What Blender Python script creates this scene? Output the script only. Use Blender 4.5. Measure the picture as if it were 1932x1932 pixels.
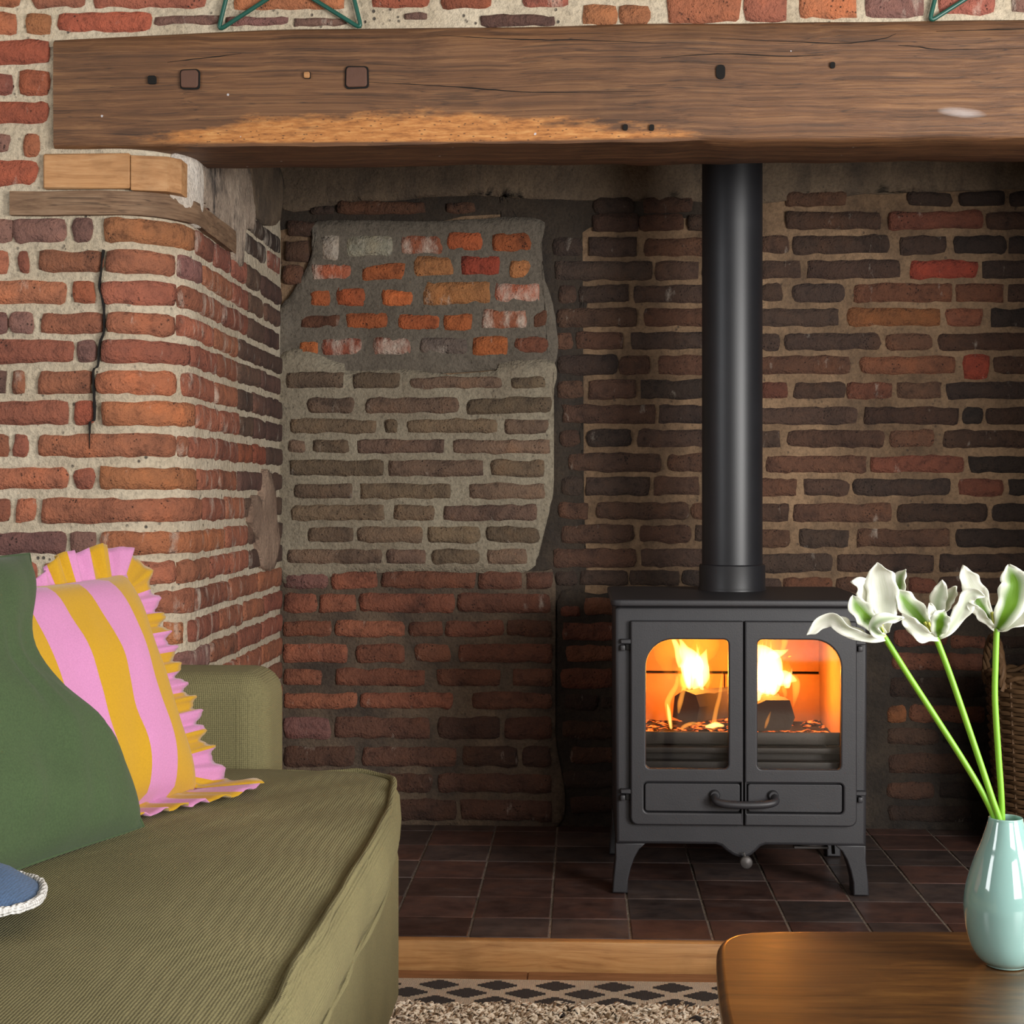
import bpy, bmesh, math, random
from mathutils import Vector, Matrix, noise as mnoise

scene = bpy.context.scene
for _o in list(bpy.data.objects):
    bpy.data.objects.remove(_o)
COL = scene.collection

# ---------------------------------------------------------------- camera
cam_data = bpy.data.cameras.new('camera')
cam_data.sensor_width = 36.0
cam_data.lens = 2880.0 / 1932.0 * 36.0
cam_data.shift_y = -36.0 / 1932.0
cam_data.clip_start = 0.05
cam = bpy.data.objects.new('camera', cam_data)
cam.location = (0, 0, 0.915)
cam.rotation_euler = (math.radians(90), 0, math.radians(2.56))
COL.objects.link(cam)
scene.camera = cam

# ---------------------------------------------------------------- world, daylight through the room's windows, an added fill, exposure
world = bpy.data.worlds.new('world')
scene.world = world
world.use_nodes = True
world.node_tree.nodes['Background'].inputs[0].default_value = (0.92, 0.95, 1.0, 1)
world.node_tree.nodes['Background'].inputs[1].default_value = 0.07


def area_light(name, loc, target, sx, sy, energy, col):
    ld = bpy.data.lights.new(name, 'AREA')
    ld.shape = 'RECTANGLE'
    ld.size, ld.size_y = sx, sy
    ld.energy = energy
    ld.color = col
    o = bpy.data.objects.new(name, ld)
    o.location = loc
    d = Vector(target) - Vector(loc)
    o.rotation_euler = d.to_track_quat('-Z', 'Y').to_euler()
    COL.objects.link(o)
    return o


area_light('daylight_window_east', (2.15, 0.5, 1.15), (-0.5, 2.9, 0.85), 1.0, 1.2, 112, (1.0, 0.98, 0.95))
area_light('daylight_window_west', (-2.7, 0.55, 1.45), (0.2, 3.0, 0.9), 0.8, 1.4, 30, (0.96, 0.98, 1.0))
area_light('fill_light_south', (1.35, -0.9, 1.35), (0.25, 2.2, 0.85), 1.1, 1.1, 42, (1.0, 0.99, 0.97))  # added fill that brightens the tulips, not a window of the room
_wl = bpy.data.lights.new('wall_lamp_glow', 'POINT')
_wl.energy = 0.7
_wl.color = (1.0, 0.76, 0.42)
_wl.shadow_soft_size = 0.05
_wlo = bpy.data.objects.new('wall_lamp_glow', _wl)
_wlo.location = (-1.30, 2.72, 1.92)
COL.objects.link(_wlo)

scene.view_settings.view_transform = 'Standard'
scene.view_settings.look = 'None'
scene.view_settings.exposure = 0.0
scene.view_settings.gamma = 1.0
scene.view_settings.use_curve_mapping = False

# ---------------------------------------------------------------- helpers
YF, YB, RC = 2.92, 3.95, 0.13          # front of the brick pier, back wall, radius of the rounded pier corner
XC = -0.780                            # plane of the pier's return
HZ = 0.055                             # hearth level
ARC = math.pi * RC / 2


def srgb(r, g, b):
    f = lambda c: (c / 255 / 12.92) if c / 255 <= 0.04045 else ((c / 255 + 0.055) / 1.055) ** 2.4
    return (f(r), f(g), f(b), 1.0)


class NT:
    """tiny node-tree builder"""
    def __init__(self, name):
        self.m = bpy.data.materials.new(name)
        self.m.use_nodes = True
        self.t = self.m.node_tree
        self.t.nodes.clear()
        self.out = self.t.nodes.new('ShaderNodeOutputMaterial')

    def n(self, typ, ins=None, **props):
        nd = self.t.nodes.new(typ)
        for k, v in props.items():
            setattr(nd, k, v)
        for k, v in (ins or {}).items():
            if isinstance(v, tuple) and len(v) == 2 and hasattr(v[0], 'outputs'):
                self.t.links.new(v[0].outputs[v[1]], nd.inputs[k])
            elif hasattr(v, 'outputs'):
                self.t.links.new(v.outputs[0], nd.inputs[k])
            else:
                nd.inputs[k].default_value = v
        return nd

    def noise(self, vec, scale, detail=3, rough=0.55, dist=0.0):
        return self.n('ShaderNodeTexNoise', {'Vector': vec, 'Scale': scale, 'Detail': detail, 'Roughness': rough, 'Distortion': dist})

    def ramp(self, fac, *stops):
        nd = self.n('ShaderNodeValToRGB', {'Fac': fac})
        el = nd.color_ramp.elements
        while len(el) < len(stops):
            el.new(0.5)
        for e, (p, c) in zip(el, stops):
            e.position = p
            e.color = c if len(c) == 4 else (*c, 1)
        return nd

    def mixc(self, fac, a, b, blend='MIX'):
        nd = self.n('ShaderNodeMix', data_type='RGBA', blend_type=blend)
        for k, v in ((0, fac), (6, a), (7, b)):
            if isinstance(v, tuple) and len(v) == 2 and hasattr(v[0], 'outputs'):
                self.t.links.new(v[0].outputs[v[1]], nd.inputs[k])
            elif hasattr(v, 'outputs'):
                self.t.links.new(v.outputs[0], nd.inputs[k])
            else:
                nd.inputs[k].default_value = v
        return (nd, 2)

    def math(self, op, a, b=0.0, clamp=False):
        nd = self.n('ShaderNodeMath', operation=op, use_clamp=clamp)
        for k, v in ((0, a), (1, b)):
            if isinstance(v, tuple):
                self.t.links.new(v[0].outputs[v[1]], nd.inputs[k])
            elif hasattr(v, 'outputs'):
                self.t.links.new(v.outputs[0], nd.inputs[k])
            else:
                nd.inputs[k].default_value = v
        return nd

    def bsdf(self, color, rough=0.8, bump=None, bump_str=0.5, bump_dist=0.003, **extra):
        ins = {'Base Color': color, 'Roughness': rough}
        ins.update({k.replace('_', ' '): v for k, v in extra.items()})
        if bump is not None:
            ins['Normal'] = self.n('ShaderNodeBump', {'Height': bump, 'Strength': bump_str, 'Distance': bump_dist})
        b = self.n('ShaderNodeBsdfPrincipled', ins)
        self.t.links.new(b.outputs[0], self.out.inputs[0])
        return b

    def pos(self):
        return (self.n('ShaderNodeNewGeometry'), 0)

    def obj(self):
        return (self.n('ShaderNodeTexCoord'), 3)

    def uv(self):
        return (self.n('ShaderNodeTexCoord'), 2)

    def mapping(self, vec, scale=(1, 1, 1), loc=(0, 0, 0), rot=(0, 0, 0)):
        return self.n('ShaderNodeMapping', {'Vector': vec, 'Scale': scale, 'Location': loc, 'Rotation': rot})


def smooth(me, angle=None):
    for p in me.polygons:
        p.use_smooth = True
    if angle is not None:
        try:
            me.set_sharp_from_angle(angle=math.radians(angle))
        except Exception:
            pass
    return me


def link(name, me, mat=None, parent=None, loc=(0, 0, 0)):
    o = bpy.data.objects.new(name, me)
    COL.objects.link(o)
    if mat is not None and me is not None and not me.materials:
        me.materials.append(mat)
    if parent is not None:
        o.parent = parent
    o.location = loc
    return o


def tag(o, label=None, cat=None, group=None, kind=None):
    for k, v in (('label', label), ('category', cat), ('group', group), ('kind', kind)):
        if v:
            o[k] = v
    return o


def empty(name, loc=(0, 0, 0), label=None, cat=None, group=None, rotz=0):
    o = bpy.data.objects.new(name, None)
    o.empty_display_size = 0.05
    COL.objects.link(o)
    o.location = loc
    o.rotation_euler = (0, 0, rotz)
    return tag(o, label, cat, group)


def mesh(name, verts, faces, sm=True, angle=None):
    me = bpy.data.meshes.new(name)
    me.from_pydata([tuple(v) for v in verts], [], faces)
    me.update()
    if sm:
        smooth(me, angle)
    return me


def box_mesh(x0, x1, y0, y1, z0, z1, bevel=0.0, seg=2, angle=40):
    bm = bmesh.new()
    bmesh.ops.create_cube(bm, size=1)
    for v in bm.verts:
        v.co = Vector((x0 + (v.co.x + .5) * (x1 - x0), y0 + (v.co.y + .5) * (y1 - y0), z0 + (v.co.z + .5) * (z1 - z0)))
    if bevel > 0:
        bmesh.ops.bevel(bm, geom=bm.edges[:], offset=bevel, segments=seg, profile=0.5, affect='EDGES')
    me = bpy.data.meshes.new('box')
    bm.to_mesh(me)
    bm.free()
    smooth(me, angle)
    return me


def box(name, parent, mat, x0, x1, y0, y1, z0, z1, bevel=0.0, seg=2):
    return link(name, box_mesh(x0, x1, y0, y1, z0, z1, bevel, seg), mat, parent)


def plate_mesh(loops, y_front, depth, bevel=0.0, plane='XZ', res=2):
    """closed 2D outlines (holes allowed) -> plate with rounded edges.  plane XZ: faces -Y, front at y_front;  XY: top at y_front"""
    cu = bpy.data.curves.new('tmp', 'CURVE')
    cu.dimensions = '2D'
    cu.fill_mode = 'BOTH'
    cu.extrude = max(depth / 2 - bevel, 0.0)
    cu.bevel_depth = bevel
    cu.bevel_resolution = res
    cu.offset = -bevel
    for lp in loops:
        sp = cu.splines.new('POLY')
        sp.points.add(len(lp) - 1)
        for p, (x, y) in zip(sp.points, lp):
            p.co = (x, y, 0, 1)
        sp.use_cyclic_u = True
    ob = bpy.data.objects.new('tmp', cu)
    COL.objects.link(ob)
    dg = bpy.context.evaluated_depsgraph_get()
    me = bpy.data.meshes.new_from_object(ob.evaluated_get(dg))
    bpy.data.objects.remove(ob)
    bpy.data.curves.remove(cu)
    for v in me.vertices:
        x, y, z = v.co
        v.co = (x, y_front + depth / 2 - z, y) if plane == 'XZ' else (x, y, y_front - depth / 2 + z)
    me.update()
    smooth(me, 35)
    return me


def rrect(x0, x1, z0, z1, r, n=5):
    """rounded rectangle; r = radius or (bl, br, tr, tl)"""
    if not isinstance(r, (tuple, list)):
        r = (r,) * 4
    pts = []
    for (cx, cz, a0), rr, sx, sz in zip(((x0, z0, 180), (x1, z0, 270), (x1, z1, 0), (x0, z1, 90)), r, (1, -1, -1, 1), (1, 1, -1, -1)):
        k = n if rr < .02 else 2 * n
        for i in range(k + 1):
            a = math.radians(a0 + 90 * i / k)
            pts.append((cx + sx * rr + rr * math.cos(a), cz + sz * rr + rr * math.sin(a)))
    return pts


def catmull(pts, n=6, closed=False):
    pts = [Vector(p) for p in pts]
    out = []
    m = len(pts)
    rng = range(m if closed else m - 1)
    for i in rng:
        p1, p2 = pts[i], pts[(i + 1) % m]
        p0 = pts[i - 1] if (closed or i > 0) else p1 * 2 - p2
        p3 = pts[(i + 2) % m] if (closed or i + 2 < m) else p2 * 2 - p1
        for k in range(n):
            t = k / n
            out.append(0.5 * ((2 * p1) + (p2 - p0) * t + (2 * p0 - 5 * p1 + 4 * p2 - p3) * t * t + (3 * p1 - p0 - 3 * p2 + p3) * t ** 3))
    if not closed:
        out.append(pts[-1])
    return out


def tube_mesh(path, rad, seg=10, closed=False, cap=True, flat=1.0):
    """tube along a 3D path; rad a number or a list"""
    path = [Vector(p) for p in path]
    m = len(path)
    if not isinstance(rad, (list, tuple)):
        rad = [rad] * m
    verts, faces = [], []
    prev = None
    for i, p in enumerate(path):
        a = path[(i - 1) % m] if (closed or i > 0) else p
        b = path[(i + 1) % m] if (closed or i < m - 1) else p
        t = (b - a).normalized()
        if prev is None:
            ref = Vector((0, 0, 1)) if abs(t.z) < .9 else Vector((0, 1, 0))
            nrm = (ref - t * ref.dot(t)).normalized()
        else:
            nrm = (prev - t * prev.dot(t)).normalized()
        prev = nrm
        bi = t.cross(nrm)
        for k in range(seg):
            an = 2 * math.pi * k / seg
            verts.append(p + (nrm * math.cos(an) + bi * math.sin(an) * flat) * rad[i])
    for i in range(m if closed else m - 1):
        for k in range(seg):
            a0 = i * seg
            b0 = ((i + 1) % m) * seg
            faces.append((a0 + k, a0 + (k + 1) % seg, b0 + (k + 1) % seg, b0 + k))
    if cap and not closed:
        faces.append(tuple(reversed(range(seg))))
        faces.append(tuple(range((m - 1) * seg, m * seg)))
    return mesh('tube', verts, faces, True, 60)


def lathe_mesh(profile, seg=32, cx=0, cy=0, cz=0):
    verts, faces = [], []
    for r, z in profile:
        for k in range(seg):
            a = 2 * math.pi * k / seg
            verts.append((cx + r * math.cos(a), cy + r * math.sin(a), cz + z))
    for i in range(len(profile) - 1):
        for k in range(seg):
            faces.append((i * seg + k, i * seg + (k + 1) % seg, (i + 1) * seg + (k + 1) % seg, (i + 1) * seg + k))
    return mesh('lathe', verts, faces, True, 50)


def fbm(x, y, z, s=1.0):
    return mnoise.noise(Vector((x * s, y * s, z * s)))


# ---------------------------------------------------------------- materials
def make_brick_material():
    t = NT('old_brick')
    p = t.pos()
    oi = t.n('ShaderNodeObjectInfo')
    big = t.noise(p, 9, 4, .6)
    mid = t.noise(p, 38, 5, .65)
    fine = t.noise(p, 170, 3, .6)
    shade = t.ramp(big, (.26, (.52, .52, .55)), (.45, (.95, .95, .96)), (.56, (1, 1, 1)), (.74, (1.30, 1.16, 1.02)))
    c = t.mixc(1.0, (oi, 1), shade, 'MULTIPLY')
    shade2 = t.ramp(mid, (.26, (.42, .40, .40)), (.44, (.92, .92, .92)), (.58, (1.05, 1.03, 1.0)), (.8, (1.28, 1.22, 1.12)))
    c = t.mixc(1.0, c, shade2, 'MULTIPLY')
    # pits and dark grit
    vo = t.n('ShaderNodeTexVoronoi', {'Vector': p, 'Scale': 120.0})
    pit = t.ramp((vo, 0), (.12, (1, 1, 1)), (.26, (0, 0, 0)))
    gate = t.ramp(t.noise(p, 26, 3), (.54, (0, 0, 0)), (.64, (.75, .75, .75)))
    pm = t.math('MULTIPLY', pit, gate)
    c = t.mixc(pm, c, srgb(48, 36, 32))
    # lime smears, amount carried by the brick's own alpha value
    pl = t.mapping(p, (26, 26, 11))
    ls = t.noise(pl, 1.0, 5, .65)
    thr = t.math('SUBTRACT', 1.0, t.math('MULTIPLY', (oi, 2), 1.0))
    lm = t.math('MULTIPLY', t.math('SUBTRACT', ls, t.math('ADD', t.math('MULTIPLY', thr, .34), .34)), 5.0, True)
    lm = t.math('MULTIPLY', lm, .72)
    c = t.mixc(lm, c, srgb(205, 192, 176))
    h = t.math('ADD', t.math('MULTIPLY', mid, .9), t.math('MULTIPLY', fine, .45))
    h = t.math('SUBTRACT', h, t.math('MULTIPLY', pm, .5))
    t.bsdf(c, .88, h, 1.0, .012)
    return t.m


def make_mortar(name, col, col2, grit=.5, soot=0.0):
    t = NT(name)
    p = t.pos()
    big = t.noise(p, 6, 4, .6)
    fine = t.noise(p, 130, 4, .7)
    c = t.mixc(t.ramp(big, (.35, (0, 0, 0)), (.68, (1, 1, 1))), col, col2)
    c = t.mixc(1.0, c, t.ramp(fine, (.3, (.66, .66, .66)), (.55, (1.02, 1.02, 1.02)), (.8, (1.14, 1.13, 1.1))), 'MULTIPLY')
    vo = t.n('ShaderNodeTexVoronoi', {'Vector': p, 'Scale': 62.0})
    pit = t.ramp((vo, 0), (.12, (1, 1, 1)), (.24, (0, 0, 0)))
    gate = t.ramp(t.noise(p, 17, 2), (.52, (0, 0, 0)), (.62, (grit, grit, grit)))
    pm = t.math('MULTIPLY', pit, gate)
    c = t.mixc(pm, c, srgb(52, 48, 48))
    if soot > 0:
        st = t.noise(t.mapping(p, (9, 7, 3.4)), 1.0, 7, .72, .6)
        c = t.mixc(t.math('MULTIPLY', t.ramp(st, (.48, (0, 0, 0)), (.60, (1, 1, 1))), soot), c, srgb(40, 36, 36))
    h = t.math('SUBTRACT', t.math('ADD', t.math('MULTIPLY', t.noise(p, 45, 4, .6), .8), t.math('MULTIPLY', fine, .5)), t.math('MULTIPLY', pm, .5))
    t.bsdf(c, .95, h, .9, .010)
    return t.m


def make_wood(name, dark, mid, light, scale=(2.2, 16, 16), rough=.6, wear=None, bump=.35, dist=2.0, rings=True, coat=0.0, cracks=True):
    t = NT(name)
    p = t.obj()
    warp = t.noise(p, 2.2, 3)
    mp = t.mapping(p, scale)
    mv = t.n('ShaderNodeVectorMath', {0: (mp, 0), 1: (t.n('ShaderNodeVectorMath', {0: (warp, 1), 1: (dist,) * 3}, operation='MULTIPLY'), 0)}, operation='ADD')
    grain = t.noise((mv, 0), 3.0, 6, .68, .3)
    blot = t.noise(p, 5.5, 4, .6)
    c = t.ramp(grain, (.28, dark), (.5, mid), (.72, light))
    c = t.mixc(1.0, c, t.ramp(blot, (.25, (.60, .58, .56)), (.5, (1, 1, 1)), (.8, (1.15, 1.12, 1.05))), 'MULTIPLY')
    h = grain
    if cracks:
        cn = t.noise((t.mapping(mv, (.22, .55, .55)), 0), 3.0, 2, .5)
        ck = t.ramp(cn, (.487, (0, 0, 0)), (.5, (1, 1, 1)), (.513, (0, 0, 0)))
        c = t.mixc(t.math('MULTIPLY', ck, .6), c, srgb(34, 24, 18))
    if wear is not None:
        c = wear(t, c, grain)
    t.bsdf(c, rough, h, bump, .004, Coat_Weight=coat, Coat_Roughness=.25)
    return t.m


def beam_wear(t, c, grain):
    p = t.pos()
    sx = t.n('ShaderNodeSeparateXYZ', {0: p})
    # stripped, worm-eaten band low on the front face between two ends
    X, Z = (sx, 0), (sx, 2)
    e = t.noise(t.mapping(p, (6, 6, 30)), 1.0, 5, .7)
    # upper limit of the stripped wood drops towards both ends
    xm = t.math('DIVIDE', t.math('ADD', X, .33), .60)
    arch = t.math('SUBTRACT', 1.0, t.math('MULTIPLY', xm, xm))
    top = t.math('ADD', 1.585, t.math('MULTIPLY', arch, .068))
    mask = t.math('MULTIPLY', t.math('SUBTRACT', top, Z), 45.0)
    mask = t.math('ADD', mask, t.math('MULTIPLY', t.math('SUBTRACT', e, .52), 5.5))
    mask = t.math('MULTIPLY', mask, t.math('MULTIPLY', t.math('SUBTRACT', Z, 1.586), 120.0, True), True)
    worn = t.ramp(t.noise(t.mapping(p, (22, 22, 130)), 1.0, 5, .7), (.3, srgb(120, 70, 30)), (.5, srgb(186, 122, 62)), (.72, srgb(216, 160, 96)))
    vo = t.n('ShaderNodeTexVoronoi', {'Vector': t.mapping(p, (70, 70, 150)), 'Scale': 1.0})
    worm = t.math('MULTIPLY', t.ramp((vo, 0), (.12, (1, 1, 1)), (.2, (0, 0, 0))), .8)
    worn = t.mixc(worm, worn, srgb(60, 34, 18))
    c = t.mixc(t.math('MULTIPLY', mask, .92), c, worn)
    # paint flecks and the chalky scuff near the right end
    v2 = t.n('ShaderNodeTexVoronoi', {'Vector': p, 'Scale': 13.0})
    fl = t.math('MULTIPLY', t.math('LESS_THAN', t.math('ADD', (v2, 0), t.math('MULTIPLY', t.noise(p, 160, 2), .05)), .058), .75)
    c = t.mixc(fl, c, srgb(205, 205, 210))
    dx = t.math('DIVIDE', t.math('SUBTRACT', X, .716), .05)
    dz = t.math('DIVIDE', t.math('ADD', t.math('SUBTRACT', Z, 1.631), t.math('MULTIPLY', t.math('SUBTRACT', X, .716), .12)), .011)
    rr = t.math('ADD', t.math('MULTIPLY', dx, dx), t.math('MULTIPLY', dz, dz))
    sc = t.math('MULTIPLY', t.math('SUBTRACT', t.math('ADD', 1.0, t.math('MULTIPLY', t.math('SUBTRACT', e, .5), 1.6)), rr), .8, True)
    return t.mixc(t.math('MULTIPLY', sc, .8), c, srgb(190, 180, 176))


M = {}
M['brick'] = make_brick_material()
M['mortar'] = make_mortar('lime_mortar', srgb(204, 191, 168), srgb(182, 167, 143), .9)
M['mortar_back'] = make_mortar('smoked_mortar', srgb(146, 118, 90), srgb(96, 75, 56), .5, .25)
M['mortar_niche'] = make_mortar('grey_cement', srgb(112, 103, 91), srgb(92, 83, 72), .2)
M['mortar_panel'] = make_mortar('pale_cement', srgb(152, 142, 122), srgb(128, 116, 98), .3)
M['mortar_low'] = make_mortar('brown_mortar', srgb(112, 94, 76), srgb(66, 56, 48), .3, .3)
M['plaster'] = make_mortar('white_plaster', srgb(216, 206, 194), srgb(190, 176, 160), .3)
M['soot_plaster'] = make_mortar('sooty_plaster', srgb(198, 178, 158), srgb(140, 122, 106), .2, .9)
M['lump'] = make_mortar('dusty_plaster', srgb(160, 134, 114), srgb(122, 98, 82), .3)
M['mortar_soot'] = make_mortar('sooty_mortar', srgb(66, 55, 44), srgb(38, 32, 27), .2, .3)
M['smoke_render'] = make_mortar('smoked_render', srgb(124, 106, 86), srgb(88, 75, 62), .2, .35)
M['beam'] = make_wood('old_oak_beam', srgb(58, 38, 24), srgb(104, 70, 44), srgb(136, 98, 64), (1.1, 22, 44), .62, beam_wear, .55, 1.3)
M['block'] = make_wood('fresh_pine_block', srgb(150, 104, 62), srgb(182, 134, 88), srgb(200, 156, 110), (3, 16, 30), .7, None, .3, 1.0, cracks=False)
M['old_plate'] = make_wood('weathered_board', srgb(84, 60, 44), srgb(126, 98, 74), srgb(150, 122, 96), (4, 4, 40), .8, None, .5, 1.0)
M['oak_trim'] = make_wood('pale_oak', srgb(142, 96, 54), srgb(176, 128, 78), srgb(192, 146, 94), (2, 30, 34), .5, None, .2, 1.2, cracks=False)
M['floorboard'] = make_wood('floor_oak', srgb(104, 66, 40), srgb(140, 94, 60), srgb(160, 112, 76), (2, 22, 22), .5, None, .25, 1.0, cracks=False)
M['table'] = make_wood('walnut_table', srgb(50, 30, 10), srgb(86, 54, 20), srgb(112, 76, 34), (1.6, 26, 26), .38, None, .06, 1.6, coat=.5, cracks=False)


def plain(name, col, rough=.6, metal=0.0, bumpscale=0, bump=.2, **extra):
    t = NT(name)
    p = t.obj()
    n1 = t.noise(p, 14, 4)
    c = t.mixc(1.0, col, t.ramp(n1, (.3, (.86, .86, .86)), (.7, (1.08, 1.08, 1.08))), 'MULTIPLY')
    h = t.noise(p, bumpscale, 3) if bumpscale else None
    t.bsdf(c, rough, h, bump, .002, Metallic=metal, **extra)
    return t.m


M['iron'] = plain('matt_cast_iron', srgb(43, 42, 45), .5, .0, 420, .12)
M['iron_dark'] = plain('dark_iron', srgb(17, 16, 16), .6, 0, 300, .15)
M['flue'] = plain('satin_black_enamel', srgb(33, 33, 36), .42, 0, 500, .05)
M['steel'] = plain('worn_steel', srgb(84, 80, 78), .5, .4)
M['firebrick'] = plain('firebrick', srgb(176, 124, 78), .9, 0, 60, .4)
M['char'] = plain('charred_wood', srgb(44, 28, 21), .95, 0, 26, 1.0)
M['dark_hole'] = plain('dark_recess', srgb(14, 11, 9), .95)
M['peg'] = plain('dark_oak_peg', srgb(92, 62, 48), .7, 0, 90, .5)
M['star'] = plain('green_enamel_wire', srgb(28, 84, 72), .35)
M['wicker'] = plain('dark_wicker', srgb(104, 76, 48), .7, 0, 80, .4)

PIER=[
 (1400,1447,[(-259,-191,'p'),(-190,-87,'p'),(-74,-34,'p'),(-13,193,'o'),(207,505,'r'),(530,816,'r'),(841,1076,'d')]),
 (1342,1385,[(-248,-200,''),(-179,-158,''),(-141,-11,''),(-8,130,''),(135,250,'p'),(268,515,''),(530,847,''),(884,1069,'d')]),
 (1282,1326,[(-280,-84,''),(-74,-29,'b'),(-18,130,''),(137,420,''),(435,682,''),(699,1049,'d')]),
 (1224,1265,[(-248,-202,'p'),(-197,-149,'p'),(-135,-11,''),(-7,129,''),(135,578,''),(594,847,'d'),(865,1090,'d')]),
 (1169,1212,[(-280,-70,''),(-67,-26,'p'),(-18,172,''),(179,578,''),(594,1069,'d')]),
 (1107,1152,[(-248,-202,'p'),(-193,-165,''),(-139,-35,''),(-29,133,'o'),(147,578,''),(594,884,'d'),(903,1097,'d')]),
 (1047,1093,[(-280,-81,''),(-70,-30,'b'),(-16,196,'o'),(207,594,''),(610,884,'d'),(903,1097,'d')]),
 (986,1029,[(-248,-197,''),(-190,-161,''),(-143,133,''),(137,166,''),(172,578,''),(594,884,'b'),(903,1097,'d')]),
 (922,964,[(-280,-82,''),(-70,-29,''),(-20,207,'o'),(224,562,''),(594,1097,'d')]),
 (858,904,[(-248,-196,''),(-185,-147,''),(-134,250,''),(268,648,''),(665,1097,'d')]),
 (795,839,[(-280,-84,'p'),(-77,-27,'p'),(-18,450,'o'),(465,682,''),(704,1097,'d')]),
 (737,781,[(-280,-143,''),(-129,130,''),(135,687,''),(710,1097,'d')]),
 (677,722,[(-280,-175,''),(-143,-61,'p'),(-55,81,''),(86,196,''),(203,1090,'')]),
 (617,661,[(-280,-154,''),(-144,-19,''),(-8,95,''),(105,150,'o'),(172,626,''),(648,1090,'')]),
 (556,600,[(-280,-133,''),(-123,-8,''),(2,118,''),(126,317,'p'),(331,828,''),(847,1097,'')]),
 (495,540,[(-280,-154,''),(-144,-19,''),(-8,155,''),(179,556,''),(578,1097,'')]),
 (435,479,[(-280,-133,''),(-123,-8,''),(2,132,''),(140,455,''),(474,841,''),(859,1097,'')]),
 (374,418,[(-280,-154,''),(-144,-19,''),(-8,155,''),(164,556,''),(578,1097,'')]),
 (313,358,[(-280,-133,''),(-123,-8,''),(2,132,''),(140,455,''),(474,841,''),(859,1097,'')]),
 (253,297,[(-280,-154,''),(-144,-19,''),(-8,155,''),(164,556,''),(578,1097,'')]),
 (192,236,[(-280,-133,''),(-123,-8,''),(2,132,''),(140,455,''),(474,841,''),(859,1097,'')]),
 (131,176,[(-280,-154,''),(-144,-19,''),(-8,155,''),(164,556,''),(578,1097,'')]),
 (72,115,[(-280,-133,''),(-123,-8,''),(2,132,''),(140,455,''),(474,841,''),(859,1097,'')]),
]
PIER_UP=[
 (1532,1573,[(290,637,'d'),(665,1083,'k')]),
 (1479,1522,[(259,610,'r'),(637,903,'k'),(922,1083,'r')]),
]
FRONT=[
[(-941,-723,1853,1892,''),(-667,-453,1845,1888,'o'),(-1148,-1092,1807,1850,'o'),(-1076,-1024,1804,1846,'o'),(-1012,-829,1809,1845,'b'),(-825,-690,1820,1838,'p'),(-686,-561,1817,1834,'p'),(-553,-448,1813,1829,'p'),(-400,-289,1846,1884,'b'),(-267,-167,1842,1882,'b'),(-108,-19,1843,1880,'r'),(-335,-291,1823,1837,'p'),(-190,-46,1807,1829,'d'),(5,71,1808,1847,'o'),(73,132,1807,1848,'o'),(164,307,1809,1876,'o'),(311,393,1810,1874,''),(413,524,1814,1872,'o'),(538,650,1815,1870,'p'),(675,783,1818,1868,'r'),(810,893,1820,1867,'p'),(-1190,-1085,1861,1906,'o'),(-1064,-955,1857,1904,'r'),(-1200,-1027,1748,1793,'b'),(-1169,-1102,1687,1730,'r'),(-1089,-1027,1686,1736,'b'),(-1221,-1029,1631,1673,'b'),(-1169,-1108,1579,1612,'p'),(-1080,-1047,1567,1613,'o'),(-1232,-1053,1513,1560,'b')]
]
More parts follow.
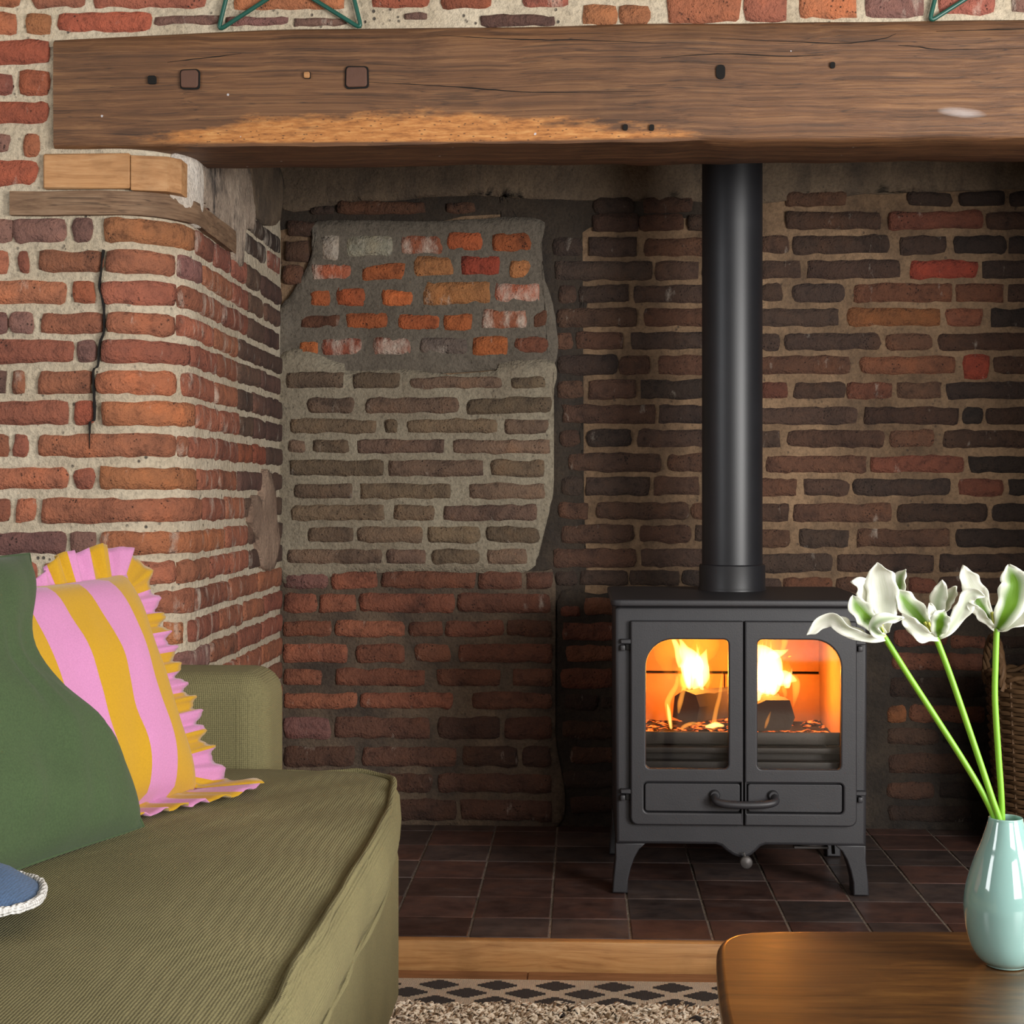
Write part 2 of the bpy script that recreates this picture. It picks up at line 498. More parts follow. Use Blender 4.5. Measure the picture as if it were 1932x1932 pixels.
BACK=[
 (35,136,1637,1676,'k'),(162,288,1636,1675,'k'),(32,149,1592,1634,'k'),(152,266,1591,1633,'k'),(279,334,1590,1632,'k'),(-69,3,1527,1576,'k'),(21,146,1526,1575,'k'),(164,398,1525,1574,'k'),
 (-66,185,1465,1514,'k'),(193,306,1463,1512,'k'),(314,444,1463,1511,'k'),(-56,-10,1406,1452,'k'),(-4,126,1406,1452,'k'),(139,350,1405,1450,'k'),(-59,146,1344,1393,'k'),(165,415,1343,1392,'k'),
 (-59,-19,1286,1331,'k'),(-9,110,1285,1331,'k'),(128,366,1285,1330,'k'),(-59,97,1220,1271,'k'),(100,181,1220,1270,'k'),(201,418,1219,1270,'k'),(-59,9,1158,1207,'k'),(21,143,1158,1207,'k'),
 (156,382,1158,1206,'k'),(-47,192,1094,1142,'k'),(202,440,1094,1142,'k'),(-54,-2,1034,1078,'k'),(17,132,1034,1078,'k'),(148,395,1033,1078,'k'),(-31,208,970,1018,'k'),(224,459,969,1017,'k'),
 (-50,7,909,957,'k'),(14,179,909,957,'k'),(189,306,909,957,'k'),(319,433,909,957,'k'),(-57,20,848,890,'k'),(42,281,848,890,'k'),(287,440,848,890,'k'),(-50,138,787,832,'k'),
 (151,287,788,832,'k'),(294,446,788,832,'k'),(-70,144,723,771,'k'),(154,459,724,772,'k'),(-63,-6,675,714,'k'),(-2,122,676,714,'k'),(128,256,676,714,'k'),(262,459,676,715,'k'),
 (-51,0,597,625,'n'),(10,179,598,645,'n'),(186,399,599,646,'n'),(-45,167,534,580,'n'),(179,399,535,581,'n'),(-37,123,479,522,'n'),(135,399,480,523,'n'),(-51,88,411,463,'n'),
 (96,399,412,464,'n'),(-39,48,355,395,'k'),(52,242,356,388,'k'),(250,439,346,389,'k'),(-47,123,280,324,'k'),(131,399,282,325,'k'),(-27,179,217,260,'k'),(190,439,219,262,'k'),
 (-47,123,153,197,'k'),(131,399,155,199,'k'),(-27,179,90,133,'k'),(190,439,92,136,'k'),(415,635,599,647,'k'),(415,635,536,582,'k'),(415,635,481,524,'k'),(415,635,414,465,'k'),
 (454,732,347,391,'k'),(415,713,284,327,'k'),(454,732,221,264,'k'),(415,713,158,201,'k'),(454,732,95,138,'k'),(527,681,1652,1687,'k'),(835,947,1650,1685,'k'),(967,1082,1649,1684,'k'),
 (1096,1259,1647,1682,'k'),(527,769,1592,1636,'k'),(788,1027,1590,1634,'n'),(1037,1259,1588,1632,'k'),(464,537,1529,1577,'k'),(544,791,1528,1576,'k'),(816,936,1526,1574,'k'),(953,1086,1525,1573,'k'),
 (1092,1259,1524,1572,'k'),(464,565,1465,1513,'k'),(581,818,1464,1512,'k'),(844,1016,1463,1510,'R'),(1025,1259,1461,1509,'k'),(464,520,1405,1453,'k'),(543,679,1405,1452,'k'),(700,950,1403,1451,'n'),
 (960,1082,1402,1450,'n'),(1091,1259,1401,1449,'k'),(414,664,1343,1389,'k'),(683,922,1342,1388,'N'),(933,1027,1341,1387,'n'),(1044,1259,1340,1386,'k'),(464,513,1281,1326,'k'),(523,769,1281,1325,'k'),
 (781,900,1280,1324,'k'),(913,1155,1279,1323,'k'),(421,692,1221,1267,'k'),(716,959,1220,1266,'n'),(1054,1259,1219,1264,'k'),(976,1046,1203,1269,'R'),(464,532,1157,1199,'n'),(546,681,1157,1199,'k'),
 (685,797,1156,1199,'n'),(809,924,1156,1198,'k'),(934,1190,1155,1198,'k'),(425,711,1091,1135,'k'),(727,967,1091,1135,'k'),(976,1028,1090,1134,'k'),(1035,1259,1090,1134,'k'),(404,515,1031,1077,'k'),
 (530,777,1031,1077,'k'),(790,906,1031,1077,'k'),(926,1172,1030,1076,'k'),(478,734,967,1010,'k'),(741,980,967,1010,'n'),(992,1241,967,1009,'k'),(435,557,907,952,'k'),(572,688,907,951,'k'),
 (697,947,907,951,'k'),(966,1079,907,951,'n'),(1091,1259,907,951,'k'),(421,536,840,888,'k'),(544,797,840,888,'k'),(809,1037,840,888,'k'),(1051,1276,841,888,'k'),(421,539,775,822,'k'),
 (562,688,775,822,'k'),(709,945,775,823,'k'),(959,1207,775,823,'k'),(442,646,711,759,'k'),(657,906,711,759,'k'),(915,1155,712,760,'k'),(435,515,659,698,'k'),(520,646,660,699,'n'),
 (653,835,660,699,'k'),(839,908,661,699,'n'),(915,1155,661,700,'k'),(801,939,523,565,'n'),(944,1035,518,550,'n'),(1040,1235,519,551,'k'),(796,1032,462,506,'n'),(1040,1235,463,507,'k'),
 (790,1032,391,444,'k'),(1040,1235,392,445,'k'),(784,837,328,371,'N'),(841,1032,329,372,'n'),(1040,1235,330,373,'k'),(784,915,272,314,'k'),(924,1119,274,315,'k'),(787,1032,199,249,'k'),
 (1040,1235,201,251,'k'),(784,904,131,175,'k'),(915,1119,132,177,'k'),(787,1003,75,116,'k'),(1014,1235,77,119,'k'),(-673,-625,1519,1583,'w'),(-610,-483,1527,1582,'w'),(-464,-354,1534,1581,'v'),
 (-344,-252,1542,1589,'O'),(-228,-124,1539,1586,'O'),(-696,-593,1467,1510,'v'),(-567,-451,1466,1509,'O'),(-434,-324,1476,1528,'t'),(-309,-207,1478,1529,'R'),(-185,-130,1469,1515,'t'),(-701,-647,1399,1446,'O'),
 (-632,-558,1398,1450,'O'),(-515,-434,1398,1443,'O'),(-408,-232,1403,1461,'t'),(-220,-104,1407,1456,'v'),(-727,-623,1343,1377,'n'),(-606,-498,1340,1383,'O'),(-472,-365,1338,1378,'O'),(-352,-277,1335,1376,'O'),
 (-254,-138,1339,1390,'v'),(-124,-85,1340,1389,'n'),(-731,-679,1270,1309,'O'),(-670,-563,1272,1317,'v'),(-537,-438,1272,1317,'v'),(-416,-290,1273,1316,'q'),(-279,-185,1269,1320,'O'),(-173,-83,1277,1319,'n'),
 (-701,-638,1639,1660,'k'),(-632,-399,1640,1671,'k'),(-348,-271,1640,1666,'k'),(-761,-685,1584,1622,'k'),(-765,-705,1519,1571,'k'),(-774,-720,1459,1507,'k'),(-763,-610,1187,1228,'g'),(-588,-464,1186,1227,'g'),
 (-442,-200,1185,1215,'g'),(-181,-89,1184,1215,'g'),(-709,-584,1121,1162,'g'),(-556,-311,1121,1162,'g'),(-294,-75,1120,1161,'g'),(-752,-526,1068,1108,'g'),(-507,-472,1068,1107,'g'),(-447,-215,1068,1107,'g'),
 (-196,-83,1067,1107,'g'),(-759,-711,1017,1054,'g'),(-696,-597,1017,1054,'g'),(-580,-350,1017,1054,'g'),(-331,-75,1016,1053,'g'),(-755,-507,958,1001,'g'),(-498,-247,958,1000,'g'),(-230,-92,957,1000,'g'),
 (-742,-588,899,941,'g'),(-571,-335,899,940,'g'),(-288,-89,899,940,'g'),(-752,-505,843,885,'g'),(-483,-376,843,885,'g'),(-354,-109,843,885,'g'),(-707,-586,786,829,'g'),(-580,-404,786,829,'g'),
 (-395,-258,786,829,'g'),(-245,-104,786,829,'g'),(-759,-513,731,770,'g'),(-502,-399,731,770,'g'),(-384,-260,731,770,'g'),(-241,-134,731,771,'g'),(-771,-655,667,712,'p'),(-645,-525,667,712,'l'),
 (-515,-269,668,712,'l'),(-262,-150,668,713,'l'),(-140,-70,668,713,'l'),(-776,-683,604,654,'l'),(-678,-580,604,654,'l'),(-572,-324,605,655,'l'),(-317,-75,606,656,'l'),(-774,-645,542,584,'l'),
 (-635,-454,542,585,'l'),(-444,-354,543,585,'l'),(-349,-195,543,586,'l'),(-190,-73,544,586,'l'),(-776,-602,474,524,'l'),(-580,-454,475,525,'l'),(-429,-334,476,526,'l'),(-314,-73,477,526,'l'),
 (-774,-668,414,459,'l'),(-635,-399,415,460,'l'),(-369,-205,416,461,'l'),(-175,-73,417,462,'l'),(-776,-577,354,397,'l'),(-570,-329,356,398,'l'),(-279,-73,357,400,'l'),(-771,-645,276,334,'p'),
 (-635,-389,278,335,'l'),(-369,-205,279,337,'l'),(-195,-73,280,338,'l'),(-774,-582,204,257,'l'),(-565,-319,206,258,'l'),(-304,-160,208,260,'l'),(-150,-73,209,261,'l'),(-766,-520,137,187,'l'),
 (-505,-379,139,188,'l'),(-369,-73,141,190,'l'),(-771,-500,64,119,'l'),(-479,-317,67,122,'l'),(-309,-73,69,123,'l'),
]
# ---------------------------------------------------------------- brickwork (surveyed in millimetres on each wall)
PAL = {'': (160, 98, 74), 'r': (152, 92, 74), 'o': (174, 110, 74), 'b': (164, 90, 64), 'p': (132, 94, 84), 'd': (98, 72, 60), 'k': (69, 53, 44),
       'n': (116, 70, 50), 'N': (142, 88, 50), 'R': (142, 62, 42), 'O': (178, 96, 54), 't': (178, 116, 72), 'v': (160, 92, 66), 'w': (172, 160, 146),
       'q': (112, 98, 88), 'g': (116, 94, 76), 'l': (138, 84, 62)}
LIME = {'v': .72, 'w': .5, 'q': .35, 't': .2}


def pier(s, off, z):
    """point on the pier: s runs along the front face (s<0), round the corner and down the return; off is outwards"""
    if s < 0:
        return Vector((XC - RC + s, YF - off, z))
    if s < ARC:
        t = s / RC
        return Vector((XC - RC + (RC + off) * math.sin(t), YF + RC - (RC + off) * math.cos(t), z))
    return Vector((XC + off, YF + RC + s - ARC, z))


def back(y0=0.0):
    return lambda s, off, z: Vector((s, YB - y0 - off, z))


def brick(parent, fmap, s0, s1, z0, z1, code, rng, proud=.006, lime=0.0, jit=.0022, tint=None, name='brick'):
    n = max(4, int((s1 - s0) / .015))
    m = 3
    sc, zc, hw, hh = (s0 + s1) / 2, (z0 + z1) / 2, (s1 - s0) / 2, (z1 - z0) / 2
    rcn = min(rng.uniform(.004, .013), hh * .6, hw * .6)
    inset = .0012
    sd = rng.uniform(0, 100)
    tilt = rng.uniform(-.0016, .0016)

    def shape(a, b, ins):
        # a,b in [-1,1] -> rounded, wobbly outline
        x, z = a * (hw - ins), b * (hh - ins)
        ex, ez = hw - ins - rcn, hh - ins - rcn
        if abs(x) > ex and abs(z) > ez:
            dx, dz = abs(x) - ex, abs(z) - ez
            d = math.hypot(dx, dz)
            k = max(dx, dz) / d if d > 1e-9 else 1
            x = math.copysign(ex + dx * k, x)
            z = math.copysign(ez + dz * k, z)
        w = jit * (1.0 if ins < .01 else .5)
        x += w * 1.6 * fbm(sc + x, sd, zc + z, 34) + w * .8 * fbm(sc + x, sd + 4, zc + z, 110)
        z += w * fbm(sd, sc + x, zc + z, 26) * 1.6 + w * .9 * fbm(sd + 7, sc + x, zc + z, 95) + tilt * a
        return sc + x, zc + z

    verts, faces = [], []
    # front grid
    for j in range(m + 1):
        for i in range(n + 1):
            a, b = -1 + 2 * i / n, -1 + 2 * j / m
            if n > 4:                       # tighten first and last columns towards the ends
                a = math.copysign(abs(a) ** .8, a)
            s, z = shape(a, b, inset)
            edge = i in (0, n) or j in (0, m)
            dp = proud - (.0022 if edge else 0) + .0022 * fbm(s, z, sd, 30)
            verts.append(fmap(s, dp, z))
    idx = lambda i, j: j * (n + 1) + i
    for j in range(m):
        for i in range(n):
            faces.append((idx(i, j), idx(i + 1, j), idx(i + 1, j + 1), idx(i, j + 1)))
    ring = [(i, 0) for i in range(n)] + [(n, j) for j in range(m)] + [(i, m) for i in range(n, 0, -1)] + [(0, j) for j in range(m, 0, -1)]
    base = len(verts)
    for (i, j) in ring:
        a, b = -1 + 2 * i / n, -1 + 2 * j / m
        if n > 4:
            a = math.copysign(abs(a) ** .8, a)
        s, z = shape(a, b, -.0022)
        verts.append(fmap(s, min(-.006, proud - .016), z))
    k = len(ring)
    for q in range(k):
        q2 = (q + 1) % k
        faces.append((base + q, base + q2, idx(*ring[q2]), idx(*ring[q])))
    o_ = fmap(sc, 0, zc)
    me = mesh('brick', [v - o_ for v in verts], faces)
    ob = link(name, me, M['brick'], parent, o_)
    c = tint or PAL[code]
    v = rng.uniform(.82, 1.06)
    hshift = rng.uniform(-.045, .045) * (.35 if tint else 1)
    col = srgb(min(255, c[0] * v), min(255, c[1] * v * (1 + hshift)), min(255, c[2] * v))
    ob.color = (col[0], col[1], col[2], min(1.0, max(lime, LIME.get(code, 0))))
    return ob


def lerp(a, b, t):
    return a + (b - a) * t


def sheet(name, fmap, s_list, z_list, mat, parent=None, amp=.002, off=0.0, hole=None):
    verts, faces = [], []
    ns, nz = len(s_list), len(z_list)
    for z in z_list:
        for s in s_list:
            verts.append(fmap(s, off + amp * fbm(s, z, 3.3, 24) + amp * .8 * fbm(s, z, 9.1, 70), z))
    for j in range(nz - 1):
        for i in range(ns - 1):
            if hole and hole((s_list[i] + s_list[i + 1]) / 2, (z_list[j] + z_list[j + 1]) / 2):
                continue
            faces.append((j * ns + i, j * ns + i + 1, (j + 1) * ns + i + 1, (j + 1) * ns + i))
    return link(name, mesh(name, verts, faces), mat, parent)


def frange(a, b, st):
    n = max(1, int(round((b - a) / st)))
    return [a + (b - a) * i / n for i in range(n + 1)]


# ---- floor, hearth, ceiling
floor = link('floor', box_mesh(-3.2, 3.2, -3.2, 2.93, -.08, -.004), M['floorboard'])
tag(floor, 'worn oak floorboards in front of the hearth', kind='structure')
rng = random.Random(4)
for r_ in range(5):
    y1 = 2.916 - r_ * .112
    xs = [-1.7, -.10 if r_ == 0 else rng.uniform(-.7, .5), 1.9]
    for i in range(2):
        box('floorboard', floor, M['floorboard'], xs[i] + .0008, xs[i + 1] - .0008, y1 - .1105, y1, -.02, 0.0, .0015, 1)

trim = link('trim_1', box_mesh(XC - .4, 1.35, 2.922, 2.948, -.01, HZ + .001, .004, 2), M['oak_trim'])
tag(trim, 'pale oak board edging the raised tiled hearth', kind='structure')

tmat = NT('quarry_tile')
_p = tmat.pos()
_oi = tmat.n('ShaderNodeObjectInfo')
_c = tmat.mixc(1.0, (_oi, 1), tmat.ramp(tmat.noise(_p, 16, 5, .65), (.25, (.45, .45, .48)), (.5, (1, 1, 1)), (.75, (1.5, 1.3, 1.1))), 'MULTIPLY')
_c = tmat.mixc(tmat.ramp(tmat.noise(tmat.mapping(_p, (5, 14, 5)), 1.0, 4, .6), (.55, (0, 0, 0)), (.8, (.35, .35, .35))), _c, srgb(120, 104, 98))
tmat.bsdf(_c, tmat.ramp(tmat.noise(_p, 20, 3), (.3, (.30, .30, .30)), (.7, (.5, .5, .5))), tmat.noise(_p, 35, 4), .18, .004)
M['tile'] = tmat.m
M['grout'] = make_mortar('hearth_grout', srgb(132, 118, 104), srgb(106, 94, 84), .2)

hearth = link('floor_hearth', box_mesh(XC - .02, 1.35, 2.94, YB + .02, -.08, HZ - .0022), M['grout'])
tag(hearth, 'raised hearth of dark red-brown quarry tiles', kind='structure')
TP = .1575
tile_full = box_mesh(-TP / 2 + .0024, TP / 2 - .0024, -TP / 2 + .0016, TP / 2 - .0016, -.012, 0, .0016, 1)
tile_front = box_mesh(-TP / 2 + .0024, TP / 2 - .0024, -.066, .066, -.012, 0, .0016, 1)
for me_ in (tile_full, tile_front):
    me_.materials.append(M['tile'])
rng = random.Random(11)
for j in range(-1, 6):
    for i in range(-6, 8):
        x = .098 + (i + .5) * TP
        if x < XC - .06 or x > 1.34:
            continue
        if j == -1:
            o = link('tile', tile_front, None, hearth, (x, 3.087 - .0675, HZ + rng.uniform(-.0006, .0006)))
        else:
            o = link('tile', tile_full, None, hearth, (x, 3.087 + (j + .5) * TP, HZ + rng.uniform(-.0006, .0006)))
        v = rng.uniform(.8, 1.15)
        o.color = srgb(78 * v, 56 * v, 50 * v) if rng.random() < .5 else srgb(70 * v, 59 * v, 56 * v)

ceiling = link('ceiling', box_mesh(-3.2, 3.2, -3.2, YB + .2, 2.6, 2.7), plain('white_ceiling', srgb(176, 168, 156), .9))
tag(ceiling, 'plain white ceiling above the fireplace wall', kind='structure')

# ---- left pier: front face, rounded corner and return
S_END = ARC + (YB - YF - RC)
wall_left = sheet('wall_left', pier, frange(-1.6, -.02, .04) + frange(0, ARC, .02) + frange(ARC + .03, S_END + .02, .03), frange(0, 2.6, .03), M['mortar'])
tag(wall_left, 'red brick pier with rounded corner and pale lime mortar left of the hearth', kind='structure')
rng = random.Random(5)
rows_l = []
for z0, z1, bs in PIER:
    for s0, s1, c in bs:
        s0, s1 = s0 / 1000, s1 / 1000
        parts = [(s0, s1)]
        if s1 > .45 and s1 - s0 > .27:
            k = 2 if s1 - s0 < .52 else 3
            w = (s1 - s0) / k
            parts = [(s0 + w * i + (.004 if i else 0), s0 + w * (i + 1) - (.004 if i < k - 1 else 0)) for i in range(k)]
        for a, b in parts:
            s1_ = min(b, S_END - .012)
            if s1_ - a < .02:
                continue
            mid = (a + s1_) / 2
            cc = c
            lime = 0.12
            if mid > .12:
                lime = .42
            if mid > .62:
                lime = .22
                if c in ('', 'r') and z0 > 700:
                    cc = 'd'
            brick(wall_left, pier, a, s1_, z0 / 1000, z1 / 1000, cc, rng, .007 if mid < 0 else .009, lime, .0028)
    # continue each course out of frame to the left
    s = bs[0][0] / 1000 - .012
    k = 0
    while s > -1.3:
        w = (.215, .1)[(k + z0) % 2]
        brick(wall_left, pier, s - w, s, z0 / 1000, z1 / 1000, rng.choice(['', '', 'r', 'p', 'o']), rng, .007, .12)
        s -= w + .012
        k += 1
for z0, z1, bs in PIER_UP:
    for s0, s1, c in bs:
        s0, s1 = s0 / 1000, min(s1 / 1000, S_END - .012)
        k = max(1, int((s1 - s0) / .2))
        w = (s1 - s0) / k
        for i in range(k):
            brick(wall_left, pier, s0 + w * i + .005, s0 + w * (i + 1) - .005, z0 / 1000, z1 / 1000, c, rng, .006, .5)

# crack running down through the pier
crk = [(-.011, 1.385), (-.016, 1.343), (-.019, 1.312), (-.012, 1.286), (-.010, 1.256), (-.011, 1.225), (-.019, 1.203), (-.022, 1.162), (-.031, 1.152), (-.030, 1.111), (-.029, 1.059), (-.038, 1.049), (-.037, 1.00)]
cv, cf = [], []
cp = catmull([(s, 0, z) for s, z in crk], 4)
for i, p in enumerate(cp):
    w = .0006 + .0012 * abs(fbm(p.z, 2, 1, 30)) * 2
    if i > len(cp) - 5:
        w *= (len(cp) - i) / 6
    cv += [pier(p.x - w, .0101, p.z), pier(p.x + w, .0101, p.z), pier(p.x + w, 0, p.z), pier(p.x - w, 0, p.z)]
for i in range(len(cp) - 1):
    for k in range(4):
        cf.append((4 * i + k, 4 * i + (k + 1) % 4, 4 * i + 4 + (k + 1) % 4, 4 * i + 4 + k))
link('crack', mesh('crack', cv, cf, False), M['dark_hole'], wall_left)


def patch(name, parent, fmap, outline, mat, off, amp=.004, seed=0, n=10, cell=.02):
    """irregular smear of plaster / cement with its own edge and thickness; outline in (s,z)"""
    pts = catmull([(s, 0, z) for s, z in outline], n, True)
    pts = [(p.x + amp * fbm(p.x, seed, p.z, 60), p.z + amp * fbm(seed, p.x, p.z, 60)) for p in pts]
    bm = bmesh.new()
    vs = [bm.verts.new((x, 0, z)) for x, z in pts]
    f = bm.faces.new(vs)
    bmesh.ops.triangulate(bm, faces=[f])
    for _ in range(7):
        le = [e for e in bm.edges if e.calc_length() > cell * 2 and len(e.link_faces) == 2]
        if not le:
            break
        bmesh.ops.subdivide_edges(bm, edges=le, cuts=1)
        bmesh.ops.triangulate(bm, faces=bm.faces[:])
    be = [e for e in bm.edges if len(e.link_faces) == 1]
    bound = {v for e in be for v in e.verts}
    ext = bmesh.ops.extrude_edge_only(bm, edges=be)
    new = {v for v in ext['geom'] if isinstance(v, bmesh.types.BMVert)}
    for v in bm.verts:
        s, z = v.co.x, v.co.z
        if v in new:
            v.co = fmap(s, -.004, z)
        else:
            d = off + (.0 if v in bound else .0015 + .002 * fbm(s, z, seed, 30))
            v.co = fmap(s, d, z)
    me = bpy.data.meshes.new(name)
    bmesh.ops.recalc_face_normals(bm, faces=bm.faces[:])
    bm.to_mesh(me)
    bm.free()
    smooth(me)
    return link(name, me, mat, parent)


patch('plaster_patch', wall_left, pier, [(.10, 1.49), (.14, 1.46), (.22, 1.455), (.235, 1.52), (.225, 1.60), (.15, 1.60), (.11, 1.56)], M['plaster'], .012, .004, 1)
patch('plaster_patch', wall_left, pier, [(.24, 1.53), (.29, 1.505), (.36, 1.49), (.46, 1.46), (.60, 1.43), (.64, 1.52), (.74, 1.55), (.70, 1.66), (.50, 1.70), (.24, 1.70)], M['soot_plaster'], .011, .006, 2)
patch('plaster_patch', wall_left, pier, [(.72, 1.60), (.85, 1.57), (1.0, 1.60), (1.06, 1.64), (1.06, 1.74), (.72, 1.74)], M['smoke_render'], .012, .005, 5)
patch('plaster_patch', wall_left, pier, [(.68, .86), (.76, .80), (.82, .74), (.95, .73), (1.02, .80), (.97, .86), (.95, .93), (.86, .97), (.80, .90), (.74, .91)], M['lump'], .016, .008, 3)

# ---- front wall above the beam
wall_front = sheet('wall_front', lambda s, off, z: Vector((s, YF - off, z)), frange(XC - RC - .12, 2.2, .03), frange(1.78, 2.6, .02), M['mortar'], None, .003, .001)
tag(wall_front, 'weathered red brick wall above the oak beam', kind='structure')
rng = random.Random(8)
fmap_f = lambda s, off, z: Vector((s, YF - off, z))
for x0, x1, z0, z1, c in FRONT[0]:
    par = wall_front if x0 > -1018 and z0 > 1700 else wall_left
    brick(par, fmap_f, x0 / 1000, x1 / 1000, z0 / 1000, z1 / 1000, c, rng, .006, .28 if c in ('p', 'r') else .15, .003)
for r_ in range(4):
    z0 = 1.905 + r_ * .06
    s = -1.3 + (r_ % 2) * .12
    while s < 1.4:
        w = rng.choice([.22, .22, .105])
        brick(wall_front, fmap_f, s, s + w, z0, z0 + .046, rng.choice(['', 'r', 'o', 'b', 'p']), rng, .006, .2, .003)
        s += w + .013

# ---- back wall of the fireplace
wall_back = sheet('wall_back', back(), frange(XC - .03, 1.36, .025), frange(0, 2.6, .025), M['mortar_back'], None, .0025)
tag(wall_back, 'smoke-darkened brick back wall of the fireplace with a bricked-up opening at left', kind='structure')
XP = -.068
patch('dark_patch', wall_back, back(), [(-.14, .67), (.0, .66), (.012, .9), (-.01, 1.2), (.01, 1.45), (.02, 1.6), (.3, 1.62), (.5, 1.68), (.2, 1.70), (-.4, 1.70), (XC - .01, 1.70), (XC - .01, 1.60), (-.5, 1.60), (-.14, 1.60), (-.13, 1.1)], M['mortar_soot'], .002, .024, 14, 6)  # dark mortar along the panel's right edge and below the render band
patch('cement_panel', wall_back, back(), [(XC - .01, .712), (-.60, .708), (-.40, .712), (-.22, .706), (-.125, .72), (-.10, .80), (-.072, .90), (XP, 1.0), (XP - .004, 1.15), (XP, 1.252), (-.20, 1.25), (-.215, 1.232), (-.34, 1.222), (-.45, 1.235), (-.61, 1.232), (-.62, 1.252), (XC - .01, 1.25)], M['mortar_panel'], .016, .0035, 7, 6)
patch('cement_panel', wall_back, back(), [(XC - .01, 1.245), (-.5, 1.22), (-.2, 1.235), (XP - .002, 1.245), (XP + .006, 1.35), (-.085, 1.45), (-.105, 1.50), (-.10, 1.57), (-.12, 1.625), (-.4, 1.618), (-.68, 1.62), (-.69, 1.56), (-.71, 1.50), (-.745, 1.44), (XC + .004, 1.40), (XC - .01, 1.35)], M['mortar_niche'], .013, .0035, 8, 6)
patch('cement_panel', wall_back, back(), [(XC - .01, .05), (-.4, .05), (XP + .006, .05), (XP + .004, .3), (XP + .002, .5), (XP, .70), (-.12, .712), (-.4, .709), (XC - .01, .715)], M['mortar_low'], .011, .003, 9, 6)
patch('cement_panel', wall_back, back(), [(XP + .008, .05), (.4, .05), (.8, .05), (1.36, .05), (1.36, .40), (1.36, .60), (1.1, .63), (.78, .60), (.70, .64), (.3, .66), (.05, .655), (XP + .01, .64), (XP + .008, .3)], M['mortar_soot'], .005, .006, 12, 6)
patch('render_band', wall_back, back(), [(XC - .01, 1.668), (-.6, 1.668), (-.3, 1.685), (-.05, 1.672), (.2, 1.668), (.42, 1.66), (.62, 1.672), (.85, 1.685), (1.1, 1.69), (1.35, 1.70), (1.36, 1.95), (.3, 1.95), (XC - .01, 1.95)], M['smoke_render'], .010, .006, 10, 6)
rng = random.Random(21)
for x0, x1, z0, z1, c in BACK:
    x0, x1, z0, z1 = x0 / 1000, x1 / 1000, z0 / 1000, z1 / 1000
    left = x1 < XP + .03
    off, pr, jt, lm = 0.0, .006, .003, .1
    if c == 'g':
        off, pr = .0, .0215
    elif left and z0 > 1.23:
        pr = .017
    elif left:
        pr = .018
        lm = .12
    if not left and x0 < .06:
        pr = .010
    if z0 > 1.58:
        pr = .014
    x0 = max(x0, XC + .008)
    if c == 'l':                            # brick red darkens rightwards and low down: the sofa's shade put into the colour
        f = min(1, max(0, (x0 + .78) / .75))
        t0, t1 = PAL['l'], PAL['k']
        k = max(0, f - .25) * .8
        tint = tuple(lerp(a, b, k) for a, b in zip(t0, t1))
        if z0 < .28:
            tint = tuple(lerp(a, b, .6) for a, b in zip(tint, PAL['k']))
        brick(wall_back, back(), x0, x1, z0, z1, c, rng, pr, .15, jt, tint)
        continue
    tint = None
    if c in 'nN' and not left and z0 < .64:
        pr = .011
    if c == 'k':
        mixk = rng.random() ** 1.5 * .75
        tint = tuple(lerp(a, b, mixk) for a, b in zip(PAL['k'], (112, 72, 50)))
        if z0 < .6:
            pr = .011
            tint = tuple(q * .82 for q in tint)
        if x1 > .95:
            tint = tuple(q * .8 for q in tint)
    brick(wall_back, back(), x0, x1, z0, z1, c, rng, pr, lm, jt, tint)

# ---- right pier (just out of frame) closing the recess
XR = 1.30
rmap = lambda s, off, z: Vector((XR - off, s, z))
wall_right = sheet('wall_right', lambda s, off, z: Vector((XR - off, YB + YF - s, z)), frange(YF - .01, YB + .01, .04), frange(0, 2.6, .04), M['mortar_back'])
tag(wall_right, 'smoke-darkened brick return at the right end of the fireplace', kind='structure')
rng = random.Random(33)
for r_ in range(28):
    z0 = .07 + r_ * .0602
    s = YF + .01 + (r_ % 2) * .06
    while s < YB - .06:
        w = min(rng.choice([.21, .21, .1]), YB - .01 - s)
        brick(wall_right, rmap, s, s + w, z0, z0 + .047, rng.choice(['k', 'k', 'n', 'd']), rng)
        s += w + .013
sheet('return_face', lambda s, off, z: Vector((s, YF - off, z)), frange(XR, 2.4, .05), frange(0, 1.8, .05), M['mortar'], wall_right)

# ---------------------------------------------------------------- oak bressummer beam
BX0, BX1 = -1.017, 2.0
beam = empty('mantel_beam', (0.3, YF + .09, 1.58), 'long dark oak beam with stripped orange lower edge spanning the fireplace', 'beam')
bo = Vector((0.3, YF + .09, 1.58))
bv, bf = [], []
nx = 90
for i in range(nx + 1):
    x = lerp(BX0, BX1, i / nx)
    zt = 1.806 - .014 * max(0, (-.55 - x) / .45) ** 1.3 + .003 * fbm(x, 1, 1, 4)
    zb = 1.582 + .004 * fbm(x, 5, 2, 3) + .003 * fbm(x, 5, 2, 11)
    yf = YF - .014 + .004 * fbm(x, 2, 7, 3)
    yb = YF + .195 + .006 * fbm(x, 9, 3, 4) + (.012 if .1 < x < .3 else 0)
    sec = []
    for k in range(7):
        t = k / 6
        z = lerp(zb + .006, zt - .008, t)
        dent = -.006 * math.exp(-((x + .35) / .55) ** 2) * math.exp(-((z - 1.60) / .03) ** 2)
        sec.append((yf - dent + .0025 * fbm(x, z, 4, 14), z))
    sec += [(yf + .008, zt), (lerp(yf, yb, .5), zt), (yb, zt - .002), (yb, lerp(zb, zt, .5)), (yb, zb + .004), (yb - .008, zb)]
    sec += [(lerp(yf, yb, .66), zb + .002 * fbm(x, 3, 3, 9)), (lerp(yf, yb, .33), zb + .002 * fbm(x, 6, 3, 9)), (yf + .007, zb)]
    for y, z in sec:
        bv.append(Vector((x, y, z)) - bo)
ns = 16
